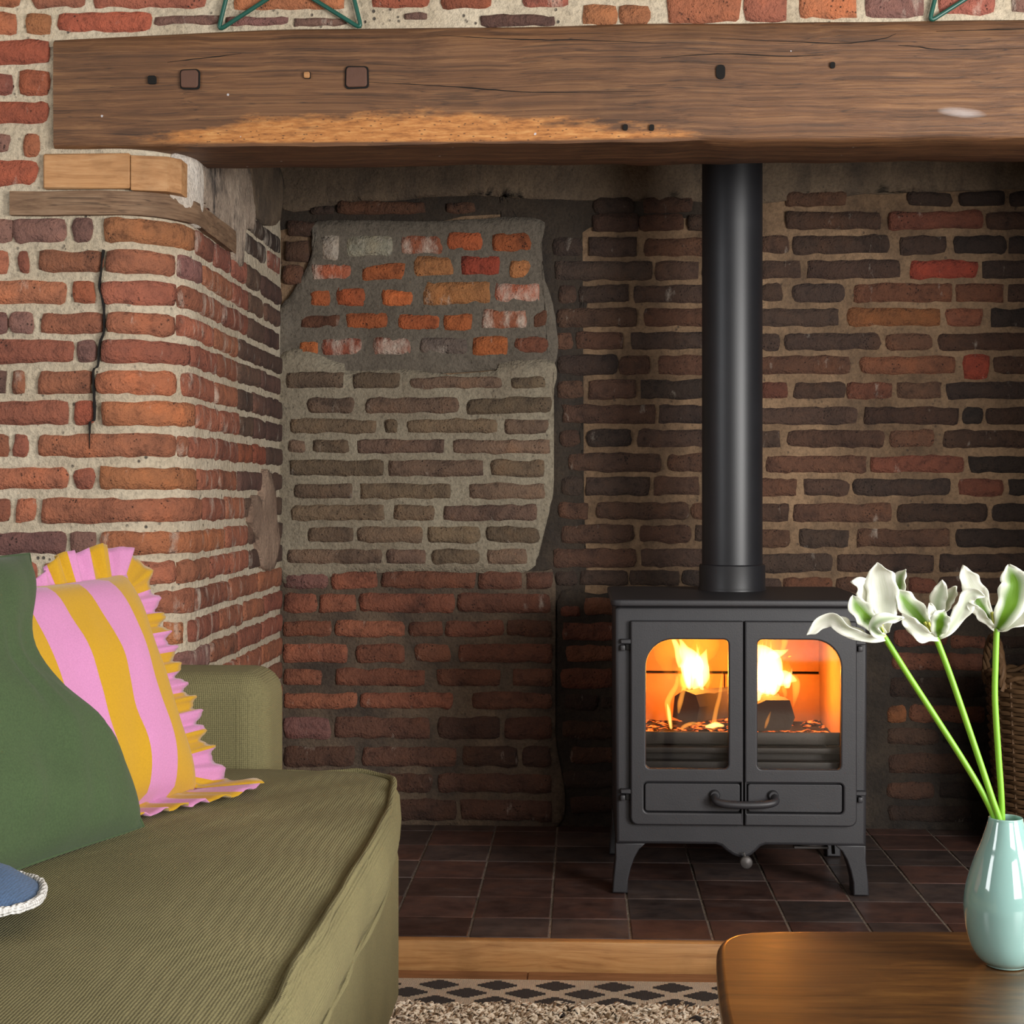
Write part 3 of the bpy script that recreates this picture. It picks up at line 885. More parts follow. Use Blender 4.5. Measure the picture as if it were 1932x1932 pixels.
for i in range(nx):
    for k in range(ns):
        bf.append((i * ns + k, i * ns + (k + 1) % ns, (i + 1) * ns + (k + 1) % ns, (i + 1) * ns + k))
bf.append(tuple(reversed(range(ns))))
bf.append(tuple(range(nx * ns, nx * ns + ns)))
bm_ = mesh('timber', bv, [tuple(reversed(f)) for f in bf], True, 50)
link('timber', bm_, M['beam'], beam)


def on_beam(name, x, z, w, h, r, hole_only=False, mat='peg', rz=0.0):
    y = YF - .0165
    out = rrect(-w / 2, w / 2, -h / 2, h / 2, r, 3)
    wob = [(px * (1 + .06 * fbm(px, pz, x, 60)), pz * (1 + .06 * fbm(pz, px, x, 60))) for px, pz in out]
    ho = link('peg_hole', plate_mesh([[(px * 1.14 + .0006, pz * 1.14) for px, pz in wob]], -.0012, .012, .0), M['dark_hole'], beam, Vector((x, y, z)) - bo)
    if not hole_only:
        link(name, plate_mesh([wob], -.0045, .014, .0018), M[mat], ho)
    return ho


on_beam('square_peg', -.750, 1.710, .034, .034, .006)
on_beam('square_peg', -.427, 1.710, .040, .038, .006)
on_beam('peg', -.824, 1.710, .014, .014, .003, True)
on_beam('small_plug', -.523, 1.715, .012, .012, .003, mat='block')
on_beam('peg', .265, 1.712, .015, .024, .007, True)
for hx, hz in ((.085, 1.609), (.135, 1.608), (.475, 1.722)):
    on_beam('peg', hx, hz, .008, .010, .003, True)

# drying cracks along the grain of the beam's face
for line in ([(319, 120), (390, 113), (460, 105)], [(695, 163), (850, 172), (1010, 185), (1240, 187)], [(830, 75), (950, 83), (1040, 87), (1100, 88), (1260, 98)],
             [(1342, 88), (1497, 97), (1585, 101), (1656, 94), (1684, 85)], [(1688, 106), (1720, 109), (1780, 115), (1980, 114)], [(1758, 81), (1980, 77)], [(1250, 124), (1366, 118), (1483, 124), (1550, 122)]):
    pts = catmull([(-.750 + (u - 362) * .001017, YF - .0142, 1.710 - (v - 154) * .00101) for u, v in line], 10)
    for p_ in pts:
        p_.y = YF - .014 + .004 * fbm(p_.x, 2, 7, 3) + .0025 * fbm(p_.x, p_.z, 4, 14) - .0002
        p_.z += .0008 * fbm(p_.x, 1, 2, 60)
    k_ = len(pts)
    link('drying_crack', tube_mesh([p_ - bo for p_ in pts], [.0003 + .0010 * math.sin(math.pi * i / (k_ - 1)) * (.7 + .5 * fbm(i, 1, 1, .4)) for i in range(k_)], 5), M['dark_hole'], beam)

# ---- packing blocks and old board under the beam's bearing
blk = link('packing_block', box_mesh(-1.038, -.868, YF - .012, YF + .10, 1.503, 1.571, .003, 1), M['block'])
tag(blk, 'long pale pine packing block under the left end of the beam', 'block')
bk2 = link('packing_block', plate_mesh([[(-.866, YF - .011), (-.80, YF + .004), (-.778, YF + .03), (-.778, YF + .10), (-.866, YF + .10)]], 1.567, .068, .002, 'XY'), M['block'])
tag(bk2, 'short pale pine packing block at the pier corner under the beam', 'block')
pv, pf = [], []
ss = frange(-.193, 0, .03) + frange(.012, ARC, .016)[0:] + frange(ARC + .03, .53, .03)
for s in ss:
    th = .013 + .0015 * fbm(s, 1, 1, 25)
    zt, zb = 1.4985 + .002 * fbm(s, 2, 4, 12), 1.4525 + .002 * fbm(s, 8, 4, 12)
    if s > .3:
        zb -= (s - .3) * .02
    for off, z in ((-.02, zb), (th, zb), (th + .001, (zt + zb) / 2), (th, zt), (-.02, zt)):
        pv.append(pier(s, off, z))
for i in range(len(ss) - 1):
    for k in range(5):
        pf.append((5 * i + k, 5 * i + (k + 1) % 5, 5 * i + 5 + (k + 1) % 5, 5 * i + 5 + k))
pf += [tuple(reversed(range(5))), tuple(range(5 * len(ss) - 5, 5 * len(ss)))]
pl = link('bearing_board', mesh('bearing_board', pv, pf, True, 40), M['old_plate'])
tag(pl, 'thin weathered grey-brown board curving round the brick pier corner', 'board')
# ---------------------------------------------------------------- wood-burning stove
SU, SV = .00113, .00113
sx = lambda u: .341 + (u - 1398) * SU          # survey units of the stove front -> metres
sz = lambda v: .915 - (v - 930) * SV
SY = 3.275
stove = empty('wood_stove', (.341, SY + .2, HZ), 'black cast-iron wood stove with two glazed doors and a lit fire', 'stove')
so = Vector((.341, SY + .2, HZ))


def sp(name, me, mat, parent=None):
    """a stove part given in world coordinates"""
    if parent is None:
        me.transform(Matrix.Translation(-so))
        return link(name, me, mat, stove)
    me.transform(Matrix.Translation(-so))
    return link(name, me, mat, parent)


bot = [(sx(1164), sz(1595)), (sx(1352), sz(1595))]
for u, v in ((1362, 1598), (1372, 1607), (1384, 1615), (1395, 1619), (1403, 1621), (1411, 1619), (1420, 1614), (1429, 1606), (1437, 1598), (1446, 1595)):
    bot.append((sx(u), sz(v)))
bot += [(sx(1634), sz(1595)), (sx(1636), sz(1150)), (sx(1628), sz(1143)), (sx(1170), sz(1143)), (sx(1162), sz(1150))]
fr_holes = [rrect(sx(1208), sx(1386), sz(1458), sz(1198), .01), rrect(sx(1421), sx(1596), sz(1458), sz(1198), .01)]
sp('front_frame', plate_mesh([bot] + fr_holes, SY, .03, .007), M['iron'])
sp('side_panel', box_mesh(sx(1164), sx(1164) + .012, SY + .02, 3.70, sz(1596), sz(1143), .003), M['iron'])
sp('side_panel', box_mesh(sx(1634) - .012, sx(1634), SY + .02, 3.70, sz(1596), sz(1143), .003), M['iron'])
sp('back_panel', box_mesh(sx(1164), sx(1634), 3.69, 3.702, sz(1596), sz(1143), .003), M['iron'])
sp('bottom_plate', box_mesh(sx(1164), sx(1634), SY + .02, 3.70, sz(1596), sz(1588), .003), M['iron'])
sp('top_plate', plate_mesh([rrect(sx(1154), sx(1643), 3.243, 3.712, .022)], sz(1130), .015, .004, 'XY'), M['iron'])

glass = NT('stove_glass')
_tr = glass.n('ShaderNodeBsdfTransparent', {'Color': (.97, .95, .93, 1)})
_gl = glass.n('ShaderNodeBsdfGlossy', {'Color': (1, 1, 1, 1), 'Roughness': .04})
_mx = glass.n('ShaderNodeMixShader', {0: .022, 1: _tr, 2: _gl})
glass.t.links.new(_mx.outputs[0], glass.out.inputs[0])
M['glass'] = glass.m


def door(u0, u1, wu0, wu1, pu0, pu1, left):
    big, sm_, o1, o2 = .058, .010, .016, .003
    out = rrect(sx(u0), sx(u1), sz(1556), sz(1171), (o1, o2, o2, .004) if left else (o2, o1, .004, o2))
    win = rrect(sx(wu0), sx(wu1), sz(1449), sz(1206), (sm_, sm_, sm_, big) if left else (sm_, sm_, big, sm_))
    pan = rrect(sx(pu0), sx(pu1), sz(1532), sz(1475), (.009, .001, .001, .009) if left else (.001, .009, .009, .001))
    d = sp('door', plate_mesh([out, win, pan], SY - .016, .016, .0035), M['iron'])
    sp('pane', plate_mesh([[(sx(1398) + (x - sx(1398)) * 1.0, z) for x, z in rrect(sx(wu0 - 4), sx(wu1 + 4), sz(1453), sz(1202), .02)]], SY - .006, .004), M['glass'], d)
    sp('lower_panel', plate_mesh([rrect(sx(pu0 + 2), sx(pu1 - 2), sz(1530), sz(1477), .006)], SY - .0135, .008, .002), M['iron'], d)
    hu = (1172, 1196) if left else (1608, 1632)
    for v in (1206, 1489):
        h = sp('hinge', box_mesh(sx(hu[0]), sx(hu[1]), SY - .014, SY + .004, sz(v + 9), sz(v), .002, 1), M['iron'], d)
        c = 1178 if left else 1622
        sp('hinge_pin', box_mesh(sx(c - 6), sx(c + 3), SY - .017, SY + .004, sz(v + 22), sz(v + 11), .0025, 2), M['iron'], h)
        sp('hinge_pin', box_mesh(sx(c + (4 if left else -14)), sx(c + (14 if left else -5)), SY - .008, SY + .004, sz(v + 21), sz(v + 10), .001, 1), M['dark_hole'], h)
    return d


door(1191, 1402.4, 1220, 1374.5, 1216, 1398.5, True)
d2 = door(1405, 1614, 1429, 1584, 1409, 1589, False)
hp = catmull([(sx(1349), SY - .012, sz(1499)), (sx(1348), SY - .030, sz(1502)), (sx(1352), SY - .044, sz(1506)), (sx(1370), SY - .051, sz(1509)), (sx(1404), SY - .053, sz(1510)),
              (sx(1438), SY - .051, sz(1509)), (sx(1457), SY - .044, sz(1506)), (sx(1461), SY - .030, sz(1502)), (sx(1458), SY - .012, sz(1499))], 5)
hd = sp('handle', tube_mesh(hp, .0082, 12), M['iron'], d2)
for u in (1349, 1458):
    me_ = lathe_mesh([(0, 0), (.0115, 0), (.0115, .005), (.009, .009), (0, .009)], 16)
    me_.transform(Matrix.Translation((sx(u), SY - .0145, sz(1498))) @ Matrix.Rotation(math.radians(90), 4, 'X'))
    sp('handle_boss', me_, M['iron'], hd)

# legs: curved brackets
lo = [(1163, 1594), (1221, 1594), (1208, 1606), (1199, 1622), (1192, 1642), (1187, 1664), (1186, 1689), (1157, 1689), (1159, 1660), (1163, 1622)]
for yy in (SY + .004, 3.63):
    for mir in (False, True):
        pts = [(sx(u if not mir else 2 * 1398.5 - u), sz(v)) for u, v in lo]
        if mir:
            pts.reverse()
        sp('leg', plate_mesh([pts], yy, .055, .003), M['iron'])
kb = lathe_mesh([(0, -.004), (.006, -.004), (.0135, 0), (.0135, .006), (.011, .009), (0, .010)], 20)
kb.transform(Matrix.Translation((sx(1408), SY - .008, sz(1625))) @ Matrix.Rotation(math.radians(90), 4, 'X'))
kn = sp('air_control_knob', kb, M['steel'])
sp('knob_stem', tube_mesh([(sx(1407), SY - .010, sz(1616)), (sx(1403), SY - .012, sz(1606))], .0022, 6), M['steel'], kn)
rb = sp('riddling_bar', box_mesh(sx(1506), sx(1572), SY + .06, SY + .075, sz(1613), sz(1608), .001, 1), M['steel'])
sp('bar_loop', tube_mesh(catmull([(sx(1510), SY + .055, sz(1601)), (sx(1530), SY + .05, sz(1604)), (sx(1555), SY + .05, sz(1604)), (sx(1567), SY + .06, sz(1601)), (sx(1560), SY + .08, sz(1598))], 4), .003, 6), M['steel'], rb)
sp('rear_tube', tube_mesh([(sx(1585), SY + .10, sz(1600)), (sx(1587), SY + .10, sz(1630))], .004, 6), M['iron_dark'], rb)

# firebox lining
sp('firebrick', box_mesh(sx(1196), sx(1206), SY + .05, 3.62, sz(1440), sz(1196), .002), M['firebrick'])
sp('firebrick', box_mesh(sx(1592), sx(1602), SY + .05, 3.62, sz(1440), sz(1196), .002), M['firebrick'])
sp('firebrick', box_mesh(sx(1200), sx(1395), 3.605, 3.625, sz(1440), sz(1306), .002), M['firebrick'])
sp('firebrick', box_mesh(sx(1397), sx(1600), 3.605, 3.625, sz(1440), sz(1306), .002), M['firebrick'])
sp('firebrick', box_mesh(sx(1200), sx(1600), 3.615, 3.63, sz(1302), sz(1190), .002), M['firebrick'])
sp('baffle', box_mesh(sx(1200), sx(1600), SY + .06, 3.62, sz(1192), sz(1182), .002), M['iron'])
sp('grate', box_mesh(sx(1200), sx(1600), SY + .05, 3.62, sz(1412), sz(1404), .002), M['iron_dark'])
fb = sp('log_guard', box_mesh(sx(1206), sx(1596), SY + .036, SY + .046, sz(1410), sz(1387), .002), M['iron_dark'])
sp('guard_lip', box_mesh(sx(1206), sx(1596), SY + .020, SY + .046, sz(1425), sz(1414), .002), M['iron_dark'], fb)
sp('ash_lip', box_mesh(sx(1206), sx(1596), SY + .016, SY + .05, sz(1458), sz(1440), .002), M['iron_dark'], fb)
sp('ash_front', box_mesh(sx(1206), sx(1596), SY + .046, SY + .052, sz(1446), sz(1424), .001), M['iron_dark'], fb)

# flue
flue = empty('flue_pipe', (.354, 3.58, sz(1130)), 'tall matt black flue pipe rising from the stove behind the beam', 'pipe')
link('pipe', lathe_mesh([(.0700, .045), (.0700, 1.85)], 64), M['flue'], flue)
link('collar', lathe_mesh([(.079, 0), (.0785, .004), (.0765, .008), (.0765, .057), (.0745, .060), (.0700, .0605)], 64), M['flue'], flue)

# fire: logs, embers, flames
def log_mesh(p0, p1, sec, seed):
    p0, p1 = Vector(p0), Vector(p1)
    ax = (p1 - p0).normalized()
    up = Vector((0, 0, 1))
    side = ax.cross(up).normalized()
    up = side.cross(ax)
    verts, faces = [], []
    n = 12
    for i in range(n + 1):
        c = p0.lerp(p1, i / n)
        for (a, b) in sec:
            k = 1 + .14 * fbm(a * 30, b * 30, i * .4 + seed, 1.0) + .08 * fbm(a * 90, b * 90, i * .9 + seed, 1.0)
            verts.append(c + side * a * k + up * b * k)
    m = len(sec)
    for i in range(n):
        for k in range(m):
            faces.append((i * m + k, i * m + (k + 1) % m, (i + 1) * m + (k + 1) % m, (i + 1) * m + k))
    faces += [tuple(reversed(range(m))), tuple(range(n * m, n * m + m))]
    return mesh('log', verts, faces, True, 35)


S1 = [(-.036, -.026), (0, -.034), (.034, -.028), (.040, .004), (.030, .030), (-.006, .036), (-.034, .022)]
lg = log_mesh((sx(1300), 3.36, sz(1345)), (sx(1420), 3.50, sz(1350)), S1, 1)
l1 = link('log', lg, M['char'])
tag(l1, 'charred split log burning behind the left stove door', 'log', 'burning logs')
S2 = [(-.040, -.034), (.034, -.034), (.044, -.006), (.034, .032), (-.02, .034), (-.042, .024)]
lg2 = log_mesh((sx(1470), 3.345, sz(1358)), (sx(1440), 3.54, sz(1352)), S2, 4)
l2 = link('log', lg2, M['char'])
tag(l2, 'charred split log end-on behind the right stove door', 'log', 'burning logs')

em = NT('glowing_embers')
_p = em.obj()
_r = em.ramp(em.noise(_p, 55, 4, .6), (.50, (.0, .0, .0)), (.62, (1.0, .16, .02)), (.78, (1.0, .5, .12)))
_e = em.n('ShaderNodeEmission', {0: _r, 1: 2.5})
_d = em.n('ShaderNodeBsdfDiffuse', {0: srgb(40, 30, 26)})
_a = em.n('ShaderNodeAddShader', {0: _e, 1: _d})
em.t.links.new(_a.outputs[0], em.out.inputs[0])
ev, ef = [], []
NE = 28
for j in range(15):
    for i in range(NE + 1):
        x, y = lerp(sx(1212), sx(1590), i / NE), lerp(SY + .052, 3.60, j / 14)
        ev.append((x, y, sz(1402) - .002 + .009 * fbm(x, y, 0, 28) + .006 * fbm(x, y, 5, 80)))
for j in range(14):
    for i in range(NE):
        a = j * (NE + 1) + i
        ef.append((a, a + 1, a + NE + 2, a + NE + 1))
emb = link('ember_bed', mesh('ember_bed', ev, ef), em.m)
tag(emb, 'bed of glowing embers on the stove grate', 'embers', kind='stuff')

fire = empty('fire', (.341, 3.44, sz(1400)), 'bright orange and yellow flames inside the stove', 'fire')
fo = Vector((.341, 3.44, sz(1400)))


def flame_mat(name, col, strength):
    t = NT(name)
    e = t.n('ShaderNodeEmission', {0: (*col, 1), 1: strength})
    t.t.links.new(e.outputs[0], t.out.inputs[1])
    return t.m


FM = {'hot': flame_mat('flame_hot', (1.0, .56, .16), 330), 'mid': flame_mat('flame_mid', (1.0, .36, .05), 110), 'low': flame_mat('flame_low', (1.0, .27, .015), 16)}
FS = 410 / 1932


def flame(kind, pts, depth=.6, y=3.42):
    path = [Vector((sx(1200 + p[0] * FS), y + (p[3] if len(p) > 3 else 0), sz(1190 + p[1] * FS), p[2] * FS * SU)) for p in pts]
    q = catmull(path, 6)
    verts, faces = [], []
    seg = 14
    for i, p in enumerate(q):
        a, b = q[max(0, i - 1)], q[min(len(q) - 1, i + 1)]
        tx, tz = b.x - a.x, b.z - a.z
        ln = math.hypot(tx, tz) or 1
        nx_, nz_ = tz / ln, -tx / ln
        r = max(p.w, .0004) if i not in (0, len(q) - 1) else .0004
        for k in range(seg):
            an = 2 * math.pi * k / seg
            w = 1 + .22 * fbm(math.cos(an) * 2, p.z * 45, math.sin(an) * 2 + pts[0][0], 1.0)
            verts.append(Vector((p.x + nx_ * r * w * math.cos(an), p.y + r * depth * math.sin(an), p.z + nz_ * r * w * math.cos(an))) - fo)
    for i in range(len(q) - 1):
        for k in range(seg):
            faces.append((i * seg + k, i * seg + (k + 1) % seg, (i + 1) * seg + (k + 1) % seg, (i + 1) * seg + k))
    faces += [tuple(reversed(range(seg))), tuple(range((len(q) - 1) * seg, len(q) * seg))]
    return link('flame', mesh('flame', verts, faces), FM[kind], fire)


flame('hot', [(540, 600, 20), (520, 500, 60), (545, 400, 115), (530, 320, 95), (480, 240, 55), (455, 170, 22), (420, 110, 5)], .5)
flame('hot', [(640, 590, 18), (650, 500, 62), (640, 400, 75), (655, 330, 48), (675, 270, 20), (690, 230, 4)], .5, 3.43)
flame('hot', [(440, 420, 10), (430, 330, 30), (420, 230, 30), (385, 150, 22), (360, 90, 8)], .5, 3.44)
flame('mid', [(345, 940, 16), (330, 860, 24), (315, 760, 26), (310, 690, 30), (345, 610, 26), (385, 540, 22), (400, 440, 10)], .7, 3.36)
flame('hot', [(342, 940, 10), (330, 850, 15), (318, 760, 14), (305, 700, 5)], .7, 3.36)
flame('mid', [(405, 790, 8), (418, 700, 24), (440, 610, 24), (470, 520, 20), (480, 470, 5)], .7, 3.35)
flame('mid', [(720, 930, 18), (725, 850, 22), (745, 740, 20), (775, 620, 18), (790, 500, 14), (800, 390, 6)], .7, 3.34)
flame('hot', [(640, 900, 10), (700, 890, 24), (750, 880, 24), (820, 890, 10)], .8, 3.34)
flame('mid', [(430, 930, 10), (450, 900, 20), (520, 870, 18), (600, 870, 8)], .8, 3.34)
flame('low', [(380, 560, 30), (330, 420, 60), (330, 300, 130), (450, 200, 200), (620, 180, 230), (740, 130, 170), (800, 90, 40)], .5, 3.50)
flame('hot', [(1200, 640, 60), (1240, 560, 125), (1250, 450, 155), (1250, 350, 130), (1200, 270, 90), (1130, 215, 40), (1080, 190, 8)], .42)
flame('hot', [(1250, 300, 20), (1320, 280, 45), (1390, 260, 25), (1450, 230, 5)], .5, 3.43)
flame('hot', [(1320, 520, 60), (1400, 490, 75), (1470, 500, 40), (1520, 520, 8)], .4, 3.42)
flame('mid', [(1460, 450, 20), (1500, 520, 40), (1505, 600, 36), (1490, 690, 18), (1475, 760, 4)], .5, 3.41)
flame('hot', [(1105, 800, 14), (1095, 740, 22), (1110, 680, 34), (1130, 600, 40), (1150, 520, 20)], .6, 3.36)
flame('mid', [(1180, 910, 8), (1200, 850, 16), (1220, 790, 10), (1235, 750, 3)], .6, 3.335)
flame('low', [(1050, 640, 40), (1150, 480, 140), (1230, 320, 230), (1280, 190, 230), (1400, 110, 130), (1440, 60, 40)], .5, 3.50)
flame('mid', [(1380, 330, 12), (1430, 230, 26), (1440, 150, 30), (1430, 80, 14)], .5, 3.48)
rng = random.Random(19)
for cx_, cy_, w0, top_, n_ in ((575, 590, 130, 150, 11), (1230, 640, 170, 130, 13), (1400, 560, 70, 380, 4)):
    for i in range(n_):
        bx = cx_ + rng.uniform(-w0, w0)
        k = 1 - abs(bx - cx_) / w0
        tz_ = lerp(cy_ - 90, top_, min(1, .25 + .9 * k * rng.uniform(.6, 1.1)))
        r = rng.uniform(26, 52) * (.6 + .6 * k)
        sw = rng.uniform(-60, 40)
        ph = rng.uniform(0, 6)
        pts_ = []
        for q in range(7):
            t = q / 6
            rr = r * math.sin(math.pi * min(1, .12 + t * .95)) ** .8 * (1 - .55 * t)
            pts_.append((bx + sw * t + 22 * math.sin(ph + 5 * t) * t, lerp(cy_ + 10, tz_, t), max(rr, 3)))
        flame('hot' if k > .45 else 'mid', pts_, .55, 3.42 + rng.uniform(-.04, .04))
        flame('low', [(a, b - 14 * j, c * 2.4) for j, (a, b, c) in enumerate(pts_)], .8, 3.45)
for i, (u, v, y, e_) in enumerate(((1310, 1285, 3.40, 4.6), (1460, 1290, 3.40, 5.2))):
    ld = bpy.data.lights.new('firelight', 'POINT')
    ld.energy = e_
    ld.color = (1.0, .33, .035)
    ld.shadow_soft_size = .035
    lo_ = bpy.data.objects.new('firelight', ld)
    lo_.location = (sx(u), y, sz(v))
    COL.objects.link(lo_)

# ---------------------------------------------------------------- fabrics
def fabric(name, col, scale=900, var=.12, bump=.5, rough=.95, rib=None, sheen=.06):
    t = NT(name)
    p = t.obj()
    n1 = t.noise(p, 7, 3)
    wv = t.n('ShaderNodeTexWave', {'Vector': p, 'Scale': scale / 6.283, 'Distortion': 1.0, 'Detail': 1.0}, bands_direction='X')
    wv2 = t.n('ShaderNodeTexWave', {'Vector': p, 'Scale': scale / 6.283, 'Distortion': 1.0, 'Detail': 1.0}, bands_direction='Z')
    wv3 = t.n('ShaderNodeTexWave', {'Vector': p, 'Scale': scale / 6.283, 'Distortion': 1.0, 'Detail': 1.0}, bands_direction='Y')
    h = t.math('ADD', t.math('ADD', (wv, 1), (wv2, 1)), (wv3, 1))
    fine = t.noise(p, 420, 2)
    c = t.mixc(1.0, col, t.ramp(n1, (.3, (1 - var,) * 3), (.7, (1 + var,) * 3)), 'MULTIPLY')
    c = t.mixc(1.0, c, t.ramp(fine, (.3, (.84, .84, .84)), (.7, (1.14, 1.14, 1.14))), 'MULTIPLY')
    t.bsdf(c, rough, h, bump, .0012, Sheen_Weight=sheen, Sheen_Roughness=.5)
    return t.m


M['sofa'] = fabric('olive_upholstery', srgb(116, 109, 74), 640, .10, .5, sheen=0.0)
M['green'] = fabric('forest_green_cotton', srgb(58, 76, 45), 1000, .08, .12)
M['blue'] = fabric('slate_blue_linen', srgb(66, 90, 122), 900, .16, .3)
M['blue_trim'] = fabric('white_fleece_trim', srgb(208, 206, 202), 500, .1, .9)


def stripes(name, axis_scale, offset):
    t = NT(name)
    uv = t.n('ShaderNodeSeparateXYZ', {0: t.uv()})
    p = t.obj()
    s = t.math('FRACT', t.math('ADD', t.math('MULTIPLY', (uv, 0), axis_scale), offset))
    f = t.math('LESS_THAN', s, .5)
    c = t.mixc(f, srgb(192, 126, 170), srgb(182, 139, 5))
    fine = t.noise(p, 500, 2)
    c = t.mixc(1.0, c, t.ramp(fine, (.3, (.92, .92, .92)), (.7, (1.06, 1.06, 1.06))), 'MULTIPLY')
    t.bsdf(c, .9, fine, .25, .001, Sheen_Weight=.2)
    return t.m


# ---------------------------------------------------------------- sofa
sofa = empty('sofa', (-.75, 1.6, 0), 'olive green upholstered sofa with piped seat cushion and low boxy arm', 'sofa')
fo2 = Vector((-.75, 1.6, 0))


def sofa_part(name, me, parent=None, mat='sofa'):
    me.transform(Matrix.Translation(-fo2))
    return link(name, me, M[mat], parent or sofa)


CX0, CX1, CY0, CY1 = -1.02, -.264, .75, 2.405
cxm, cym = (CX0 + CX1) / 2, (CY0 + CY1) / 2
ol = rrect(CX0, CX1, CY0, CY1, (.05, .05, .075, .05), 6)
dense = []
for i in range(len(ol)):
    a, b = ol[i], ol[(i + 1) % len(ol)]
    L = math.hypot(b[0] - a[0], b[1] - a[1])
    k = max(1, int(L / .04))
    for q in range(k):
        dense.append((lerp(a[0], b[0], q / k), lerp(a[1], b[1], q / k)))
ol = [(x - (.034 * max(0, (y - 1.95) / .45) ** 2 if x > -.5 else 0), y) for x, y in dense]
cmx = len(ol)


def edge_z(x, y, z):
    return z + .006 * fbm(x, y, 1, 5) + .004 * fbm(x, y, 7, 14)


cv, cf = [], []
rings = [(.0, .372, 1.0, 0), (.012, .400, 1.0, 0), (.016, .424, 1.0, 0), (.011, .450, 1.0, 0), (0, .468, 1.0, 0)]
first = [(-.02, .368, 1.0, 0)]
for off, z, f, _ in first + rings:
    for x, y in ol:
        dx, dy = x - cxm, y - cym
        nx_, ny_ = (math.copysign(1, dx) if abs(dx) > (CX1 - CX0) / 2 - .05 else 0), (math.copysign(1, dy) if abs(dy) > (CY1 - CY0) / 2 - .05 else 0)
        w = .005 * fbm(x, y, z * 3, 9)
        cv.append((x + nx_ * (off + w), y + ny_ * (off + w), edge_z(x, y, z)))
tops = [.985, .95, .9, .82, .72, .6, .45, .3, .15, 0.02]
for f in tops:
    for x, y in ol:
        X, Y = cxm + (x - cxm) * f, cym + (y - cym) * f
        crown = .036 * (1 - abs((X - cxm) / (CX1 - CX0) * 2) ** 3.0) * (1 - min(1, abs((Y - cym) / (CY1 - CY0) * 2)) ** 12)
        cv.append((X, Y, edge_z(x, y, .468) * f ** 2 + .468 * (1 - f ** 2) + crown + .003 * fbm(X, Y, 4, 6)))
nr = len(first) + len(rings) + len(tops)
for r_ in range(nr - 1):
    for k in range(cmx):
        cf.append((r_ * cmx + k, r_ * cmx + (k + 1) % cmx, (r_ + 1) * cmx + (k + 1) % cmx, (r_ + 1) * cmx + k))
cf.append(tuple((nr - 1) * cmx + k for k in range(cmx)))
cf.append(tuple(reversed(range(cmx))))
seat = sofa_part('seat_cushion', mesh('seat_cushion', cv, cf))
base_i = len(first) * cmx
for zoff, rg in ((.004, len(first) + len(rings) - 1), (-.003, len(first))):
    path = [Vector(cv[rg * cmx + k]) + Vector((0, 0, zoff)) + fo2 * 0 for k in range(cmx)]
    sofa_part('piping', tube_mesh([tuple(p) for p in path], .0052, 8, True), seat)
sofa_part('arm', box_mesh(-1.25, -.500, 2.412, 2.585, .07, .626, .045, 6))
sofa_part('arm', box_mesh(-1.25, -.516, .55, .74, .07, .626, .045, 6))
sofa_part('arm_seam', tube_mesh([(-.547, 2.4125, z) for z in frange(.42, .585, .03)], .0014, 6))
sofa_part('backrest', box_mesh(-1.28, -1.0, .74, 2.412, .2, .80, .06, 5))
sofa_part('front_rail', box_mesh(-1.2, -.284, .74, 2.40, .11, .366, .022, 4))
for x in (-1.15, -.36):
    for y in (.70, 2.45):
        sofa_part('leg', box_mesh(x - .025, x + .025, y - .025, y + .025, .0125, .12, .004, 1), None, 'table')


def pillow_mesh(c0, ex, ey, w, h, th, pinch=.06, n=26, seed=0, wr=.006, dent=None):
    """c0 = bottom right corner (seen), ex = along the bottom edge, ey = up the side"""
    ex, ey = Vector(ex).normalized(), Vector(ey)
    ey = (ey - ex * ey.dot(ex)).normalized()
    nn = ey.cross(ex)
    C = Vector(c0) + ex * w / 2 + ey * h / 2
    verts, faces, uvs = [], [], []
    for side in (1, -1):
        for j in range(n + 1):
            for i in range(n + 1):
                a, b = -1 + 2 * i / n, -1 + 2 * j / n
                x = a * w / 2 * (1 - pinch * (1 - b * b) * 0 - pinch * (1 - (1 - b * b)) * 0 - pinch * (1 - b * b) * abs(a))
                y = b * h / 2 * (1 - pinch * (1 - a * a) * abs(b))
                if dent:
                    D, b0, bw = dent
                    x += D * math.exp(-((b - b0) / bw) ** 2) * ((1 - a) / 2) ** 2
                prof = max(0, (1 - a ** 4) * (1 - b ** 4)) ** .5 * (1 - .25 * (a * a + b * b) / 2)
                lump = wr * fbm(a * 1.7, b * 1.7, seed, 1.4) * prof + wr * .7 * fbm(a * 4, b * 1.5 + a * 2, seed + 3, 1.5) * prof
                z = side * (th / 2 * prof + lump)
                verts.append(C + ex * x + ey * y + nn * z)
                uvs.append(((a + 1) / 2, (b + 1) / 2))
    m = (n + 1) ** 2
    for side in (0, 1):
        for j in range(n):
            for i in range(n):
                q = [side * m + j * (n + 1) + i, side * m + j * (n + 1) + i + 1, side * m + (j + 1) * (n + 1) + i + 1, side * m + (j + 1) * (n + 1) + i]
                faces.append(tuple(q if side else reversed(q)))
    me = mesh('pillow', verts, faces)
    ul = me.uv_layers.new(name='UVMap')
    for lp in me.loops:
        ul.data[lp.index].uv = uvs[lp.vertex_index]
    frame = (C, ex, ey, nn, w, h, pinch)
    return me, frame


# ---------------------------------------------------------------- cushions
def lean(ex, deg):
    ex = Vector((ex[0], ex[1], 0)).normalized()
    n = Vector((-ex.y, ex.x, 0))
    if n.x < 0:
        n = -n
    t = math.radians(deg)
    return -n * math.sin(t) + Vector((0, 0, math.cos(t)))


